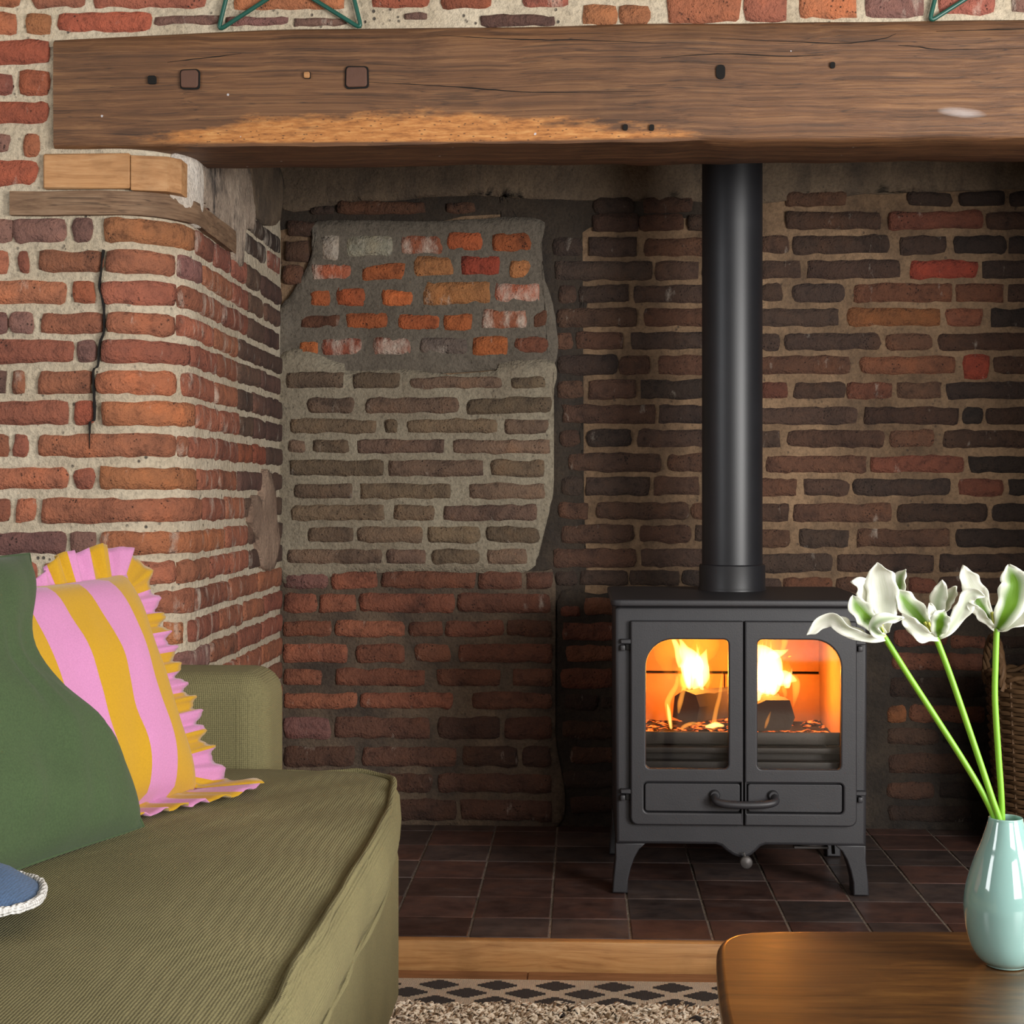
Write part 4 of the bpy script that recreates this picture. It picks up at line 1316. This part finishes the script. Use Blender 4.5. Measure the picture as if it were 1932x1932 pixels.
M['stripe_cushion'] = stripes('pink_yellow_stripes', 1 / .30, .90)
M['stripe_ruffle'] = stripes('pink_yellow_ruffle', 1.0, .1)
EXS = (-.0494, -.1342)
upS = lean(EXS, 22)
me_s, frS = pillow_mesh((-.5245, 2.080, .503), (*EXS, 0), upS, .43, .322, .12, .05, 28, 5, .007)
o0 = Vector((-.62, 2.1, .48))
strp = empty('striped_cushion', o0, 'pink and yellow striped cushion with a pleated ruffle edge', 'cushion')
me_s.transform(Matrix.Translation(-o0))
link('cover', me_s, M['stripe_cushion'], strp)


def ruffle(fr, side_list, width, n_pleat, amp, mat, parent, name='ruffle', org=Vector()):
    C, ex, ey, nn, w, h, pinch = fr
    # outline walked anticlockwise from the bottom right corner: right side up, top, left, bottom
    def edge(t):
        k, f = int(t) % 4, t - int(t)
        a, b = [(-1, -1 + 2 * f), (-1 + 2 * f, 1), (1, 1 - 2 * f), (1 - 2 * f, -1)][k]
        x = a * w / 2 * (1 - pinch * (1 - b * b) * abs(a))
        y = b * h / 2 * (1 - pinch * (1 - a * a) * abs(b))
        d = Vector((a if k in (0, 2) else 0, b if k in (1, 3) else 0))
        g = .14
        if f < g:
            pk = (k - 1) % 4
            d = d.lerp(Vector(((-1, 0), (0, 1), (1, 0), (0, -1))[pk]), .5 * (1 - f / g))
        elif f > 1 - g:
            nk = (k + 1) % 4
            d = d.lerp(Vector(((-1, 0), (0, 1), (1, 0), (0, -1))[nk]), .5 * (1 - (1 - f) / g))
        d.normalize()
        return C + ex * x + ey * y, ex * d.x + ey * d.y
    verts, faces, uvs = [], [], []
    t0, t1 = side_list
    N = int((t1 - t0) * 110)
    rows = 6
    for i in range(N + 1):
        t = t0 + (t1 - t0) * i / N
        p, d = edge(t)
        ph = t * n_pleat * 2 * math.pi + 1.6 * fbm(t, 1, 1, 5)
        wd = width * (1 + .18 * fbm(t, 4, 2, 7)) * (1.55 - .45 * t if t < 1 else max(.12, 1.05 - .3 * (t - 1) - max(0, t - 1.28) * 4.5) if t < 2 else .6 if t < 3 else .6 + .9 * (t - 3) ** 2)
        for r_ in range(rows + 1):
            g = r_ / rows
            z = amp * (math.sin(ph) + .35 * math.sin(2.3 * ph + 1)) * (.25 + .75 * g)
            q = p + d * (wd * (g - .12)) + nn * z
            if q.z < .509:
                q = q + nn * (.509 - q.z) * 1.1
                q.z = .509 + .004 * (1 + math.sin(ph)) * g
            verts.append(q - org)
            uvs.append((t * n_pleat * .42, g))
    for i in range(N):
        for r_ in range(rows):
            a = i * (rows + 1) + r_
            faces.append((a, a + 1, a + rows + 2, a + rows + 1))
    me = mesh(name, verts, faces)
    ul = me.uv_layers.new(name='UVMap')
    for lp in me.loops:
        ul.data[lp.index].uv = uvs[lp.vertex_index]
    ob = link(name, me, mat, parent)
    md = ob.modifiers.new('thickness', 'SOLIDIFY')
    md.thickness = .0012
    return ob


ruffle(frS, (0, 4), .052, 13, .0075, M['stripe_ruffle'], strp, org=o0)

EXG = (-.0567, -.1943)
upG = lean(EXG, 26)
DENT = (.085, .30, .42)
me_g, frG = pillow_mesh((-.5375, 1.860, .503), (*EXG, 0), upG, .49, .373, .125, .03, 34, 11, .016, DENT)
o1 = Vector((-.66, 1.8, .48))
grn = empty('green_cushion', o1, 'plain forest green cushion leaning in front of the striped one', 'cushion')
me_g.transform(Matrix.Translation(-o1))
link('cover', me_g, M['green'], grn)
C_, ex_, ey_, nn_, w_, h_, pn_ = frG
seam = []
for k in range(4):
    for q in range(20):
        f = q / 20
        a, b = [(-1, -1 + 2 * f), (-1 + 2 * f, 1), (1, 1 - 2 * f), (1 - 2 * f, -1)][k]
        seam.append(C_ + ex_ * (a * w_ / 2 * (1 - pn_ * (1 - b * b) * abs(a)) + DENT[0] * math.exp(-((b - DENT[1]) / DENT[2]) ** 2) * ((1 - a) / 2) ** 2) + ey_ * (b * h_ / 2 * (1 - pn_ * (1 - a * a) * abs(b))) - o1)
link('seam', tube_mesh(seam, .0018, 6, True), M['green'], grn)

# blue cushion corner lying on the seat at the left edge
blu = empty('blue_cushion', (-.650, 1.42, .503), 'slate blue cushion with fluffy white edging lying on the seat', 'cushion')
bvv, bff = [], []
nb, mb = 40, 9
for side in (1, -1):
    for r_ in range(mb + 1):
        f = 1 - r_ / mb
        for k in range(nb):
            an = 2 * math.pi * k / nb
            ca_, sa_ = math.cos(an), math.sin(an)
            rx, ry = .135, .085
            pw = .75
            x = rx * math.copysign(abs(ca_) ** pw, ca_) * f
            y = ry * math.copysign(abs(sa_) ** pw, sa_) * f
            z = side * (.034 * (1 - f ** 2.4) + .012 * fbm(x, y, side, 26) * (1 - f ** 3))
            bvv.append((x, y, z))
for side in (0, 1):
    o_ = side * (mb + 1) * nb
    for r_ in range(mb):
        for k in range(nb):
            q = (o_ + r_ * nb + k, o_ + r_ * nb + (k + 1) % nb, o_ + (r_ + 1) * nb + (k + 1) % nb, o_ + (r_ + 1) * nb + k)
            bff.append(q if side == 0 else tuple(reversed(q)))
rotb = Matrix.Rotation(math.radians(4), 4, 'Y') @ Matrix.Rotation(math.radians(16), 4, 'Z')
mblu = mesh('cover', bvv, bff)
mblu.transform(Matrix.Translation((0, 0, .034)) @ rotb)
link('cover', mblu, M['blue'], blu)
tr = [Vector(bvv[k]) for k in range(nb)]
tp = [Matrix.Translation((0, 0, .034)) @ rotb @ v for v in tr]
tp2 = catmull(tp, 4, True)
link('edging', tube_mesh(tp2, [.0048 + .0014 * fbm(p.x, p.y, 3, 120) for p in tp2], 8, True), M['blue_trim'], blu)

# ---------------------------------------------------------------- rug
rug = empty('rug', (0.1, 1.6, 0), 'cream wool rug with shaggy pile and flat border of dark stepped diamonds', 'rug')
ro = Vector((0.1, 1.6, 0))
M['rug'] = fabric('cream_wool_weave', srgb(222, 206, 182), 900, .1, .9, .98)
M['rug_dark'] = fabric('dark_brown_wool', srgb(44, 35, 32), 900, .1, .9, .98)
rv = box_mesh(-1.5, 1.6, .2, 2.839, .001, .010, .003, 2)
rv.transform(Matrix.Translation(-ro))
link('border', rv, M['rug'], rug)
steps = [(.036, .004), (.029, .009), (.022, .014), (.015, .019), (.007, .025)]
dpts = []
prev_h = 0
q1 = []
hs = [0] + [h for w, h in steps]
for (w, h), h0 in zip(steps, hs):
    q1 += [(w, h0), (w, h)]
dia = q1 + [(-x, y) for x, y in reversed(q1)] + [(-x, -y) for x, y in q1] + [(x, -y) for x, y in reversed(q1)]
seen = []
for p in dia:
    if not seen or (abs(p[0] - seen[-1][0]) > 1e-6 or abs(p[1] - seen[-1][1]) > 1e-6):
        seen.append(p)
dmesh = plate_mesh([seen[:-1] if seen[0] == seen[-1] else seen], .0112, .003, 0, 'XY')
dmesh.materials.append(M['rug_dark'])
half = [(x, min(y, .004)) for x, y in seen]
for row, (yy, offx) in enumerate(((2.800, 0), (2.756, .0535), (2.712, 0))):
    for i in range(-11, 13):
        x = -.045 + i * .107 + offx
        if -1.4 < x < 1.5:
            link('diamond_motif', dmesh, None, rug, Vector((x, yy, 0)) - ro)
# pile
pv, pf, pc = [], [], []
rng = random.Random(77)


def tuft(x, y, dark):
    h = rng.uniform(.014, .030)
    an = rng.uniform(0, 2 * math.pi)
    ln = rng.uniform(.008, .026)
    dx, dy = math.cos(an), math.sin(an)
    curl = rng.uniform(-.012, .012)
    r0 = rng.uniform(.0032, .0062)
    b = len(pv)
    K = 5
    for i in range(K):
        t = i / (K - 1)
        cx = x + dx * ln * t ** 1.4 - dy * curl * math.sin(t * 3)
        cy = y + dy * ln * t ** 1.4 + dx * curl * math.sin(t * 3)
        cz = .008 + h * math.sin(t * 2.0)
        r = r0 * (1.0 - .55 * t)
        for k in range(4):
            a = math.pi / 2 * k + i * .5
            pv.append((cx + r * math.cos(a) * 1.3, cy + r * math.sin(a), cz + r * .6 * math.sin(a + 1)))
            pc.append(dark)
    for i in range(K - 1):
        for k in range(4):
            pf.append((b + i * 4 + k, b + i * 4 + (k + 1) % 4, b + i * 4 + 4 + (k + 1) % 4, b + i * 4 + 4 + k))
    pf.append((b + K * 4 - 4, b + K * 4 - 3, b + K * 4 - 2, b + K * 4 - 1))


dark_spots = [(-.345, 2.57), (.20, 2.57), (-.02, 2.60), (.4, 2.62), (-.2, 2.5), (.12, 2.48), (.6, 2.6), (.5, 2.45), (-.42, 2.5)]
for _ in range(9000):
    x, y = rng.uniform(-.62, .95), 2.628 - .28 * rng.random() ** 1.5
    dk = 1.0 if any((x - a) ** 2 + ((y - b)) ** 2 < .011 ** 2 for a, b in dark_spots) else 0.0
    tuft(x, y, dk)
pm = NT('shaggy_wool')
_at = pm.n('ShaderNodeAttribute', attribute_name='dark')
_n = pm.noise(pm.pos(), 60, 3)
_c = pm.mixc((_at, 2), pm.ramp(_n, (.3, srgb(198, 176, 150)), (.55, srgb(228, 210, 186)), (.8, srgb(240, 230, 214))), srgb(40, 32, 30))
pm.bsdf(_c, .95, Sheen_Weight=.05)
pme = mesh('pile', [Vector(v) - ro for v in pv], pf)
at = pme.attributes.new('dark', 'FLOAT', 'POINT')
at.data.foreach_set('value', pc)
tag(link('pile', pme, pm.m, rug), kind='stuff')

# ---------------------------------------------------------------- coffee table
tab = empty('coffee_table', (.62, 1.3, 0), 'low walnut coffee table with softly rounded corner', 'table')
to = Vector((.62, 1.3, 0))
left_e = [(.205, .86), (.165, 1.05), (.143, 1.30), (.140, 1.49), (.1465, 1.64), (.153, 1.725), (.1595, 1.76), (.171, 1.784), (.190, 1.800), (.222, 1.8085), (.30, 1.8135), (.42, 1.819), (.523, 1.822), (.75, 1.822)]
right_e = [(1.62 - x + .05, y) for x, y in reversed(left_e[:-1])]
near = [(1.35, .78), (1.2, .762), (.8, .755), (.4, .765), (.26, .79)]
tl = [(p.x, p.y) for p in catmull([(x, y, 0) for x, y in left_e + right_e + near], 5, True)]
tl.reverse()
tm = plate_mesh([tl], .40, .026, .009, 'XY', 4)
tm.transform(Matrix.Translation(-to))
link('top', tm, M['table'], tab)
ap = plate_mesh([[(.28, .9), (1.4, .9), (1.4, 1.70), (.28, 1.70)]], .374, .05, .004, 'XY')
ap.transform(Matrix.Translation(-to))
link('apron', ap, M['table'], tab)
for lx, ly in ((.30, .93), (1.38, .93), (.30, 1.67), (1.38, 1.67)):
    sxn = -1 if lx < .8 else 1
    syn = -1 if ly < 1.2 else 1
    lm_ = tube_mesh([(lx, ly, .35), (lx + .03 * sxn, ly + .02 * syn, .012)], [.022, .013], 14)
    lm_.transform(Matrix.Translation(-to))
    link('leg', lm_, M['table'], tab)

# ---------------------------------------------------------------- vase with tulips
VX, VY, VZ, PM = .463, 1.685, .40, .000578
vm = NT('opaline_teal_glass')
_lw = vm.n('ShaderNodeBsdfPrincipled', {'Base Color': srgb(138, 174, 168), 'Roughness': .08, 'Coat Weight': 1.0, 'Coat Roughness': .03, 'Subsurface Weight': .25, 'Subsurface Scale': .01, 'Subsurface Radius': (.8, 1.0, 1.0)})
vm.t.links.new(_lw.outputs[0], vm.out.inputs[0])
prof = [(0, .0015), (.019, .001), (.022, .003), (.0300, .0095), (.0375, .0225), (.0422, .041), (.0446, .062), (.0441, .074), (.0418, .088), (.0372, .104), (.0318, .120), (.0262, .134), (.0215, .148), (.0186, .158), (.0181, .1612), (.0172, .1618), (.0164, .1606), (.0170, .154), (.0215, .140), (.028, .120), (.036, .098), (.040, .07), (.036, .03), (.02, .012), (0, .010)]
vp = [(p.x, p.y) for p in catmull([(r, z, 0) for r, z in prof], 4)]
vase = link('vase', lathe_mesh([(max(r, 0), z) for r, z in vp], 64), vm.m, None, (VX, VY, VZ))
tag(vase, 'pale teal opaline glass bottle vase on the coffee table', 'vase')

pt = NT('tulip_petal')
_uv = pt.n('ShaderNodeSeparateXYZ', {0: pt.uv()})
_oi = pt.n('ShaderNodeObjectInfo')
_dx = pt.math('DIVIDE', pt.math('SUBTRACT', (_uv, 0), .5), .29)
_g = pt.math('POWER', 2.718, pt.math('MULTIPLY', pt.math('MULTIPLY', _dx, _dx), -1.0))
_al = pt.ramp((_uv, 1), (0, (.8, .8, .8)), (.35, (1, 1, 1)), (.75, (.7, .7, .7)), (.97, (.3, .3, .3)))
_vein = pt.noise(pt.mapping(pt.uv(), (34, 2.5, 1)), 1.0, 3, .6)
_st = pt.math('MULTIPLY', pt.math('MULTIPLY', pt.math('MULTIPLY', _g, 1.35), _al), (_oi, 2))
_st = pt.math('MULTIPLY', _st, pt.math('ADD', .8, pt.math('MULTIPLY', _vein, .5)), True)
_white = pt.ramp(_vein, (.3, srgb(240, 242, 228)), (.6, srgb(252, 252, 246)))
_c = pt.mixc(_st, _white, srgb(112, 156, 36))
_df = pt.n('ShaderNodeBsdfPrincipled', {'Base Color': _c, 'Roughness': .5, 'Normal': pt.n('ShaderNodeBump', {'Height': _vein, 'Strength': .25, 'Distance': .001})})
_tl = pt.n('ShaderNodeBsdfTranslucent', {'Color': _c})
_mx = pt.n('ShaderNodeMixShader', {0: .42, 1: _df, 2: _tl})
pt.t.links.new(_mx.outputs[0], pt.out.inputs[0])
M['petal'] = pt.m
M['stem'] = plain('tulip_stem', srgb(116, 172, 44), .45, Subsurface_Weight=.1)
M['pistil'] = plain('pistil', srgb(196, 196, 90), .6)


def vpt(u, v, dy=0.0):
    return Vector((VX + (u - 1898) * PM, VY + dy, VZ + (1822 - v) * PM))


def petal(parent, org, pts, hw, green, face=0.0, cup=.35, wav=1.0, broad=.55, seed=0):
    cs = 432 / 1932
    path = [vpt(1500 + p[0] * cs, 1040 + p[1] * cs, p[2] / 1000 if len(p) > 2 else 0) for p in pts]
    q = catmull(path, 6)
    n = len(q) - 1
    m = 8
    hwm = hw * cs * PM
    verts, faces, uvs = [], [], []
    for i, c in enumerate(q):
        t = i / n
        T = (q[min(n, i + 1)] - q[max(0, i - 1)]).normalized()
        view = Vector((-.2, -1, .2)).normalized()
        W = T.cross(view).normalized()
        N = W.cross(T).normalized()
        ca_, sa_ = math.cos(math.radians(face)), math.sin(math.radians(face))
        W2 = W * ca_ + N * sa_
        N2 = N * ca_ - W * sa_
        if t < broad:
            f = .30 + .70 * math.sin(t / broad * math.pi / 2) ** 1.1
        else:
            f = (1 - ((t - broad) / (1 - broad)) ** 2.2) * .97 + .03
        for k in range(m + 1):
            a = -1 + 2 * k / m
            d = cup * hwm * f * (a * a) + wav * .0016 * fbm(t * 5, a * 2.0, seed, 1.3) * abs(a) + wav * .0013 * math.sin(t * 15 + seed) * abs(a) ** 3
            verts.append(c + W2 * (a * hwm * f * (1 + .05 * wav * math.sin(t * 23 + a * 2 + seed))) + N2 * d - org)
            uvs.append(((a + 1) / 2, t))
    for i in range(n):
        for k in range(m):
            b = i * (m + 1) + k
            faces.append((b, b + 1, b + m + 2, b + m + 1))
    me = mesh('petal', verts, faces)
    ul = me.uv_layers.new(name='UVMap')
    for lp in me.loops:
        ul.data[lp.index].uv = uvs[lp.vertex_index]
    ob = link('petal', me, M['petal'], parent)
    ob.color = (1, 1, 1, green)
    md = ob.modifiers.new('thickness', 'SOLIDIFY')
    md.thickness = .0006
    return ob


def tulip(label, stem, petals, seed):
    base = vpt(stem[0][0], stem[0][1], stem[0][2] / 1000)
    foot = vpt(stem[-1][0], stem[-1][1], stem[-1][2] / 1000)
    e = empty('tulip', foot, label, 'flower', 'white and green tulips in the vase')
    path = catmull([vpt(u, v, d / 1000) - foot for u, v, d in stem], 8)
    link('stem', tube_mesh(path, [.0033 + .0003 * i / len(path) for i in range(len(path))], 12), M['stem'], e)
    for i, (pts, hw, g, face, cup, brd) in enumerate(petals):
        petal(e, foot, pts, hw, g, face, cup, 1.7, brd, seed + i * 1.7)
    d = (base - vpt(*stem[1][:2], stem[1][2] / 1000)).normalized()
    link('pistil', tube_mesh([base - foot, base + d * .010 - foot, base + d * .017 - foot], [.003, .0032, .0040], 8), M['pistil'], e)
    for k in range(6):
        a = 2 * math.pi * k / 6
        off = Vector((math.cos(a), math.sin(a), 0)) * .006
        link('stamen', tube_mesh([base - foot, base + d * .008 + off * .7 - foot, base + d * .018 + off - foot], [.0007, .0007, .0016], 6), M['pistil'], e)
    return e


tulip('white tulip with the longest drooping petal, nearest the stove', [(1672, 1204, 0), (1712, 1268, 2), (1765, 1350, 3), (1822, 1440, 2), (1858, 1503, 0), (1882, 1556, 2), (1908, 1640, 4), (1925, 1740, 6)], [
    ([(775, 700, 4), (790, 540, 12), (775, 360, 14), (745, 210, 12), (715, 105, 6)], 135, .12, 8, .30, .58),
    ([(760, 690, 8), (690, 520, 16), (630, 370, 18), (575, 290, 14), (510, 262, 10)], 80, .10, -20, .3, .5),
    ([(790, 690, 10), (890, 470, 18), (920, 320, 18), (930, 230, 16), (968, 165, 12)], 70, .8, 30, .3, .55),
    ([(770, 715, -2), (640, 610, -10), (560, 520, -14), (505, 440, -14), (488, 375, -12)], 90, .95, -12, .45, .5),
    ([(760, 730, -4), (600, 735, -10), (450, 660, -14), (330, 570, -14), (225, 590, -12), (150, 660, -10), (105, 712, -10)], 62, .12, 35, .5, .5),
    ([(755, 725, -2), (590, 740, -4), (470, 690, -6), (390, 610, -6), (300, 548, -4)], 62, .1, -30, .4, .5),
    ([(760, 715, -8), (690, 690, -18), (640, 630, -22), (700, 575, -24), (800, 560, -24), (890, 560, -22)], 52, .5, 25, .3, .6),
], 1)
tulip('white tulip with open curled petals, between the other two', [(1768, 1204, 0), (1790, 1262, 0), (1815, 1335, -1), (1850, 1440, -2), (1872, 1508, -3), (1888, 1556, -2), (1905, 1640, 0), (1918, 1740, 2)], [
    ([(1200, 715, 4), (1110, 620, 8), (1010, 500, 10), (930, 400, 10), (880, 330, 8)], 92, .95, -10, .35, .5),
    ([(1215, 700, 8), (1225, 560, 14), (1245, 430, 16), (1270, 330, 14), (1262, 255, 8)], 72, .4, 10, .3, .5),
    ([(1220, 705, 10), (1280, 520, 16), (1330, 430, 18), (1370, 360, 16), (1392, 305, 12)], 62, .35, 20, .35, .5),
    ([(1215, 725, -2), (1310, 640, -4), (1400, 500, -6), (1440, 400, -8), (1500, 355, -10), (1580, 378, -12)], 72, .25, -20, .35, .5),
    ([(1200, 730, -6), (1100, 715, -12), (1010, 650, -16), (940, 580, -16), (890, 530, -14)], 66, .15, 20, .4, .5),
    ([(1205, 725, -8), (1195, 650, -16), (1200, 580, -20), (1215, 530, -20), (1240, 500, -16)], 78, 1.0, 0, .35, .5),
    ([(1195, 690, 0), (1170, 590, -2), (1160, 510, -2), (1140, 440, -2)], 40, .05, -10, .3, .6),
], 2)
tulip('white tulip with a bold green flame, furthest from the stove', [(1881, 1187, 0), (1879, 1250, 0), (1878, 1320, 0), (1884, 1420, 0), (1890, 1500, 1), (1893, 1556, 4), (1895, 1640, 6), (1892, 1740, 5)], [
    ([(1685, 640, 6), (1610, 470, 12), (1540, 330, 14), (1475, 220, 12), (1445, 130, 8)], 88, .12, -10, .3, .5),
    ([(1700, 640, 8), (1810, 470, 14), (1880, 360, 16), (1930, 260, 14), (1960, 180, 10)], 80, .2, 20, .3, .5),
    ([(1685, 645, 2), (1620, 540, 4), (1560, 440, 4), (1515, 370, 2), (1455, 345, 0)], 66, .95, -20, .35, .5),
    ([(1685, 652, -2), (1610, 590, -6), (1550, 520, -8), (1490, 470, -8), (1440, 420, -6)], 42, .1, 30, .4, .5),
    ([(1695, 655, -6), (1800, 610, -12), (1900, 540, -14), (1970, 470, -12), (2030, 390, -8)], 84, .1, 25, .4, .5),
    ([(1692, 655, -8), (1735, 540, -18), (1790, 400, -20), (1815, 270, -18), (1795, 180, -14), (1785, 118, -10)], 122, 1.0, 0, .3, .48),
], 3)

# ---------------------------------------------------------------- green wire stars on the beam
def star(cx, cy, cz, R, label, tilt):
    e = empty('wire_star', (cx, cy, cz - R * math.cos(math.radians(36))), label, 'star ornament', 'green wire stars on the beam')
    pts = []
    for k in range(10):
        a = math.radians(90 + 36 * k)
        r = R if k % 2 == 0 else R * .44
        pts.append(Vector((r * math.cos(a), 0, r * math.sin(a))))
    path = []
    for k in range(10):
        p, nx_, pv_ = pts[k], pts[(k + 1) % 10], pts[k - 1]
        a, b = p + (pv_ - p).normalized() * .014, p + (nx_ - p).normalized() * .014
        for f in (0, .25, .5, .75, 1):
            path.append(a * (1 - f) ** 2 + p * 2 * f * (1 - f) + b * f * f)
        path.append(b.lerp(nx_, .45))
    me = tube_mesh(path, .0042, 10, True)
    rot = Matrix.Rotation(math.radians(tilt), 4, 'X')
    up = R * math.cos(math.radians(36))
    me.transform(rot @ Matrix.Translation((0, 0, up)))
    link('wire_outline', me, M['star'], e)
    return e


SR = .236
zs = 1.8085 + .001
star(-.557, 2.907, zs + SR * .809 - .006, SR, 'green wire star standing above the left part of the beam', 0)
star(.795, 2.907, zs + SR * .809 - .008, SR, 'green wire star standing above the right end of the beam', 0)

# ---------------------------------------------------------------- wicker basket in the right corner of the hearth
bas = empty('wicker_basket', (1.135, 3.70, HZ), 'dark wicker log basket in the shadow right of the stove', 'basket')
prof_r = lambda z: .125 + .03 * (z / .42) ** .8
N_ST = 22
for k in range(N_ST):
    a = 2 * math.pi * k / N_ST
    link('stake', tube_mesh([(prof_r(z) * math.cos(a), prof_r(z) * math.sin(a), z) for z in frange(.002, .42, .07)], .004, 5), M['wicker'], bas)
for ring in range(38):
    z = .008 + ring * .0108
    path = []
    for k in range(N_ST * 2):
        a = 2 * math.pi * k / (N_ST * 2)
        r = prof_r(z) + (.0055 if (k // 2 + ring) % 2 else -.0055) * (1 if k % 2 else .3)
        path.append((r * math.cos(a), r * math.sin(a), z + .001 * math.sin(k)))
    link('weaver', tube_mesh(path, .0052, 5, True), M['wicker'], bas)
link('base', lathe_mesh([(0, .003), (.12, .003), (.12, .012), (0, .012)], 24), M['wicker'], bas)
for s_ in (0, math.pi):
    link('rim', tube_mesh([((prof_r(.42) + .005 * math.cos(k * .9 + s_)) * math.cos(2 * math.pi * k / 70), (prof_r(.42) + .005 * math.cos(k * .9 + s_)) * math.sin(2 * math.pi * k / 70), .424 + .006 * math.sin(k * .9 + s_)) for k in range(70)], .006, 6, True), M['wicker'], bas)
for sgn in (-1, 1):
    for s_ in (0, 2.09, 4.18):
        hp_ = []
        for k in range(33):
            t = k / 32
            a = math.pi * (1 - t)
            hx = sgn * .146
            hy = .075 * math.cos(a)
            hz = .40 + .115 * math.sin(a)
            hp_.append((hx + .0055 * math.cos(k * .8 + s_), hy + .0055 * math.sin(k * .8 + s_) * .5, hz + .0055 * math.sin(k * .8 + s_)))
        link('rope_handle', tube_mesh(hp_, .0052, 6), M['wicker'], bas)
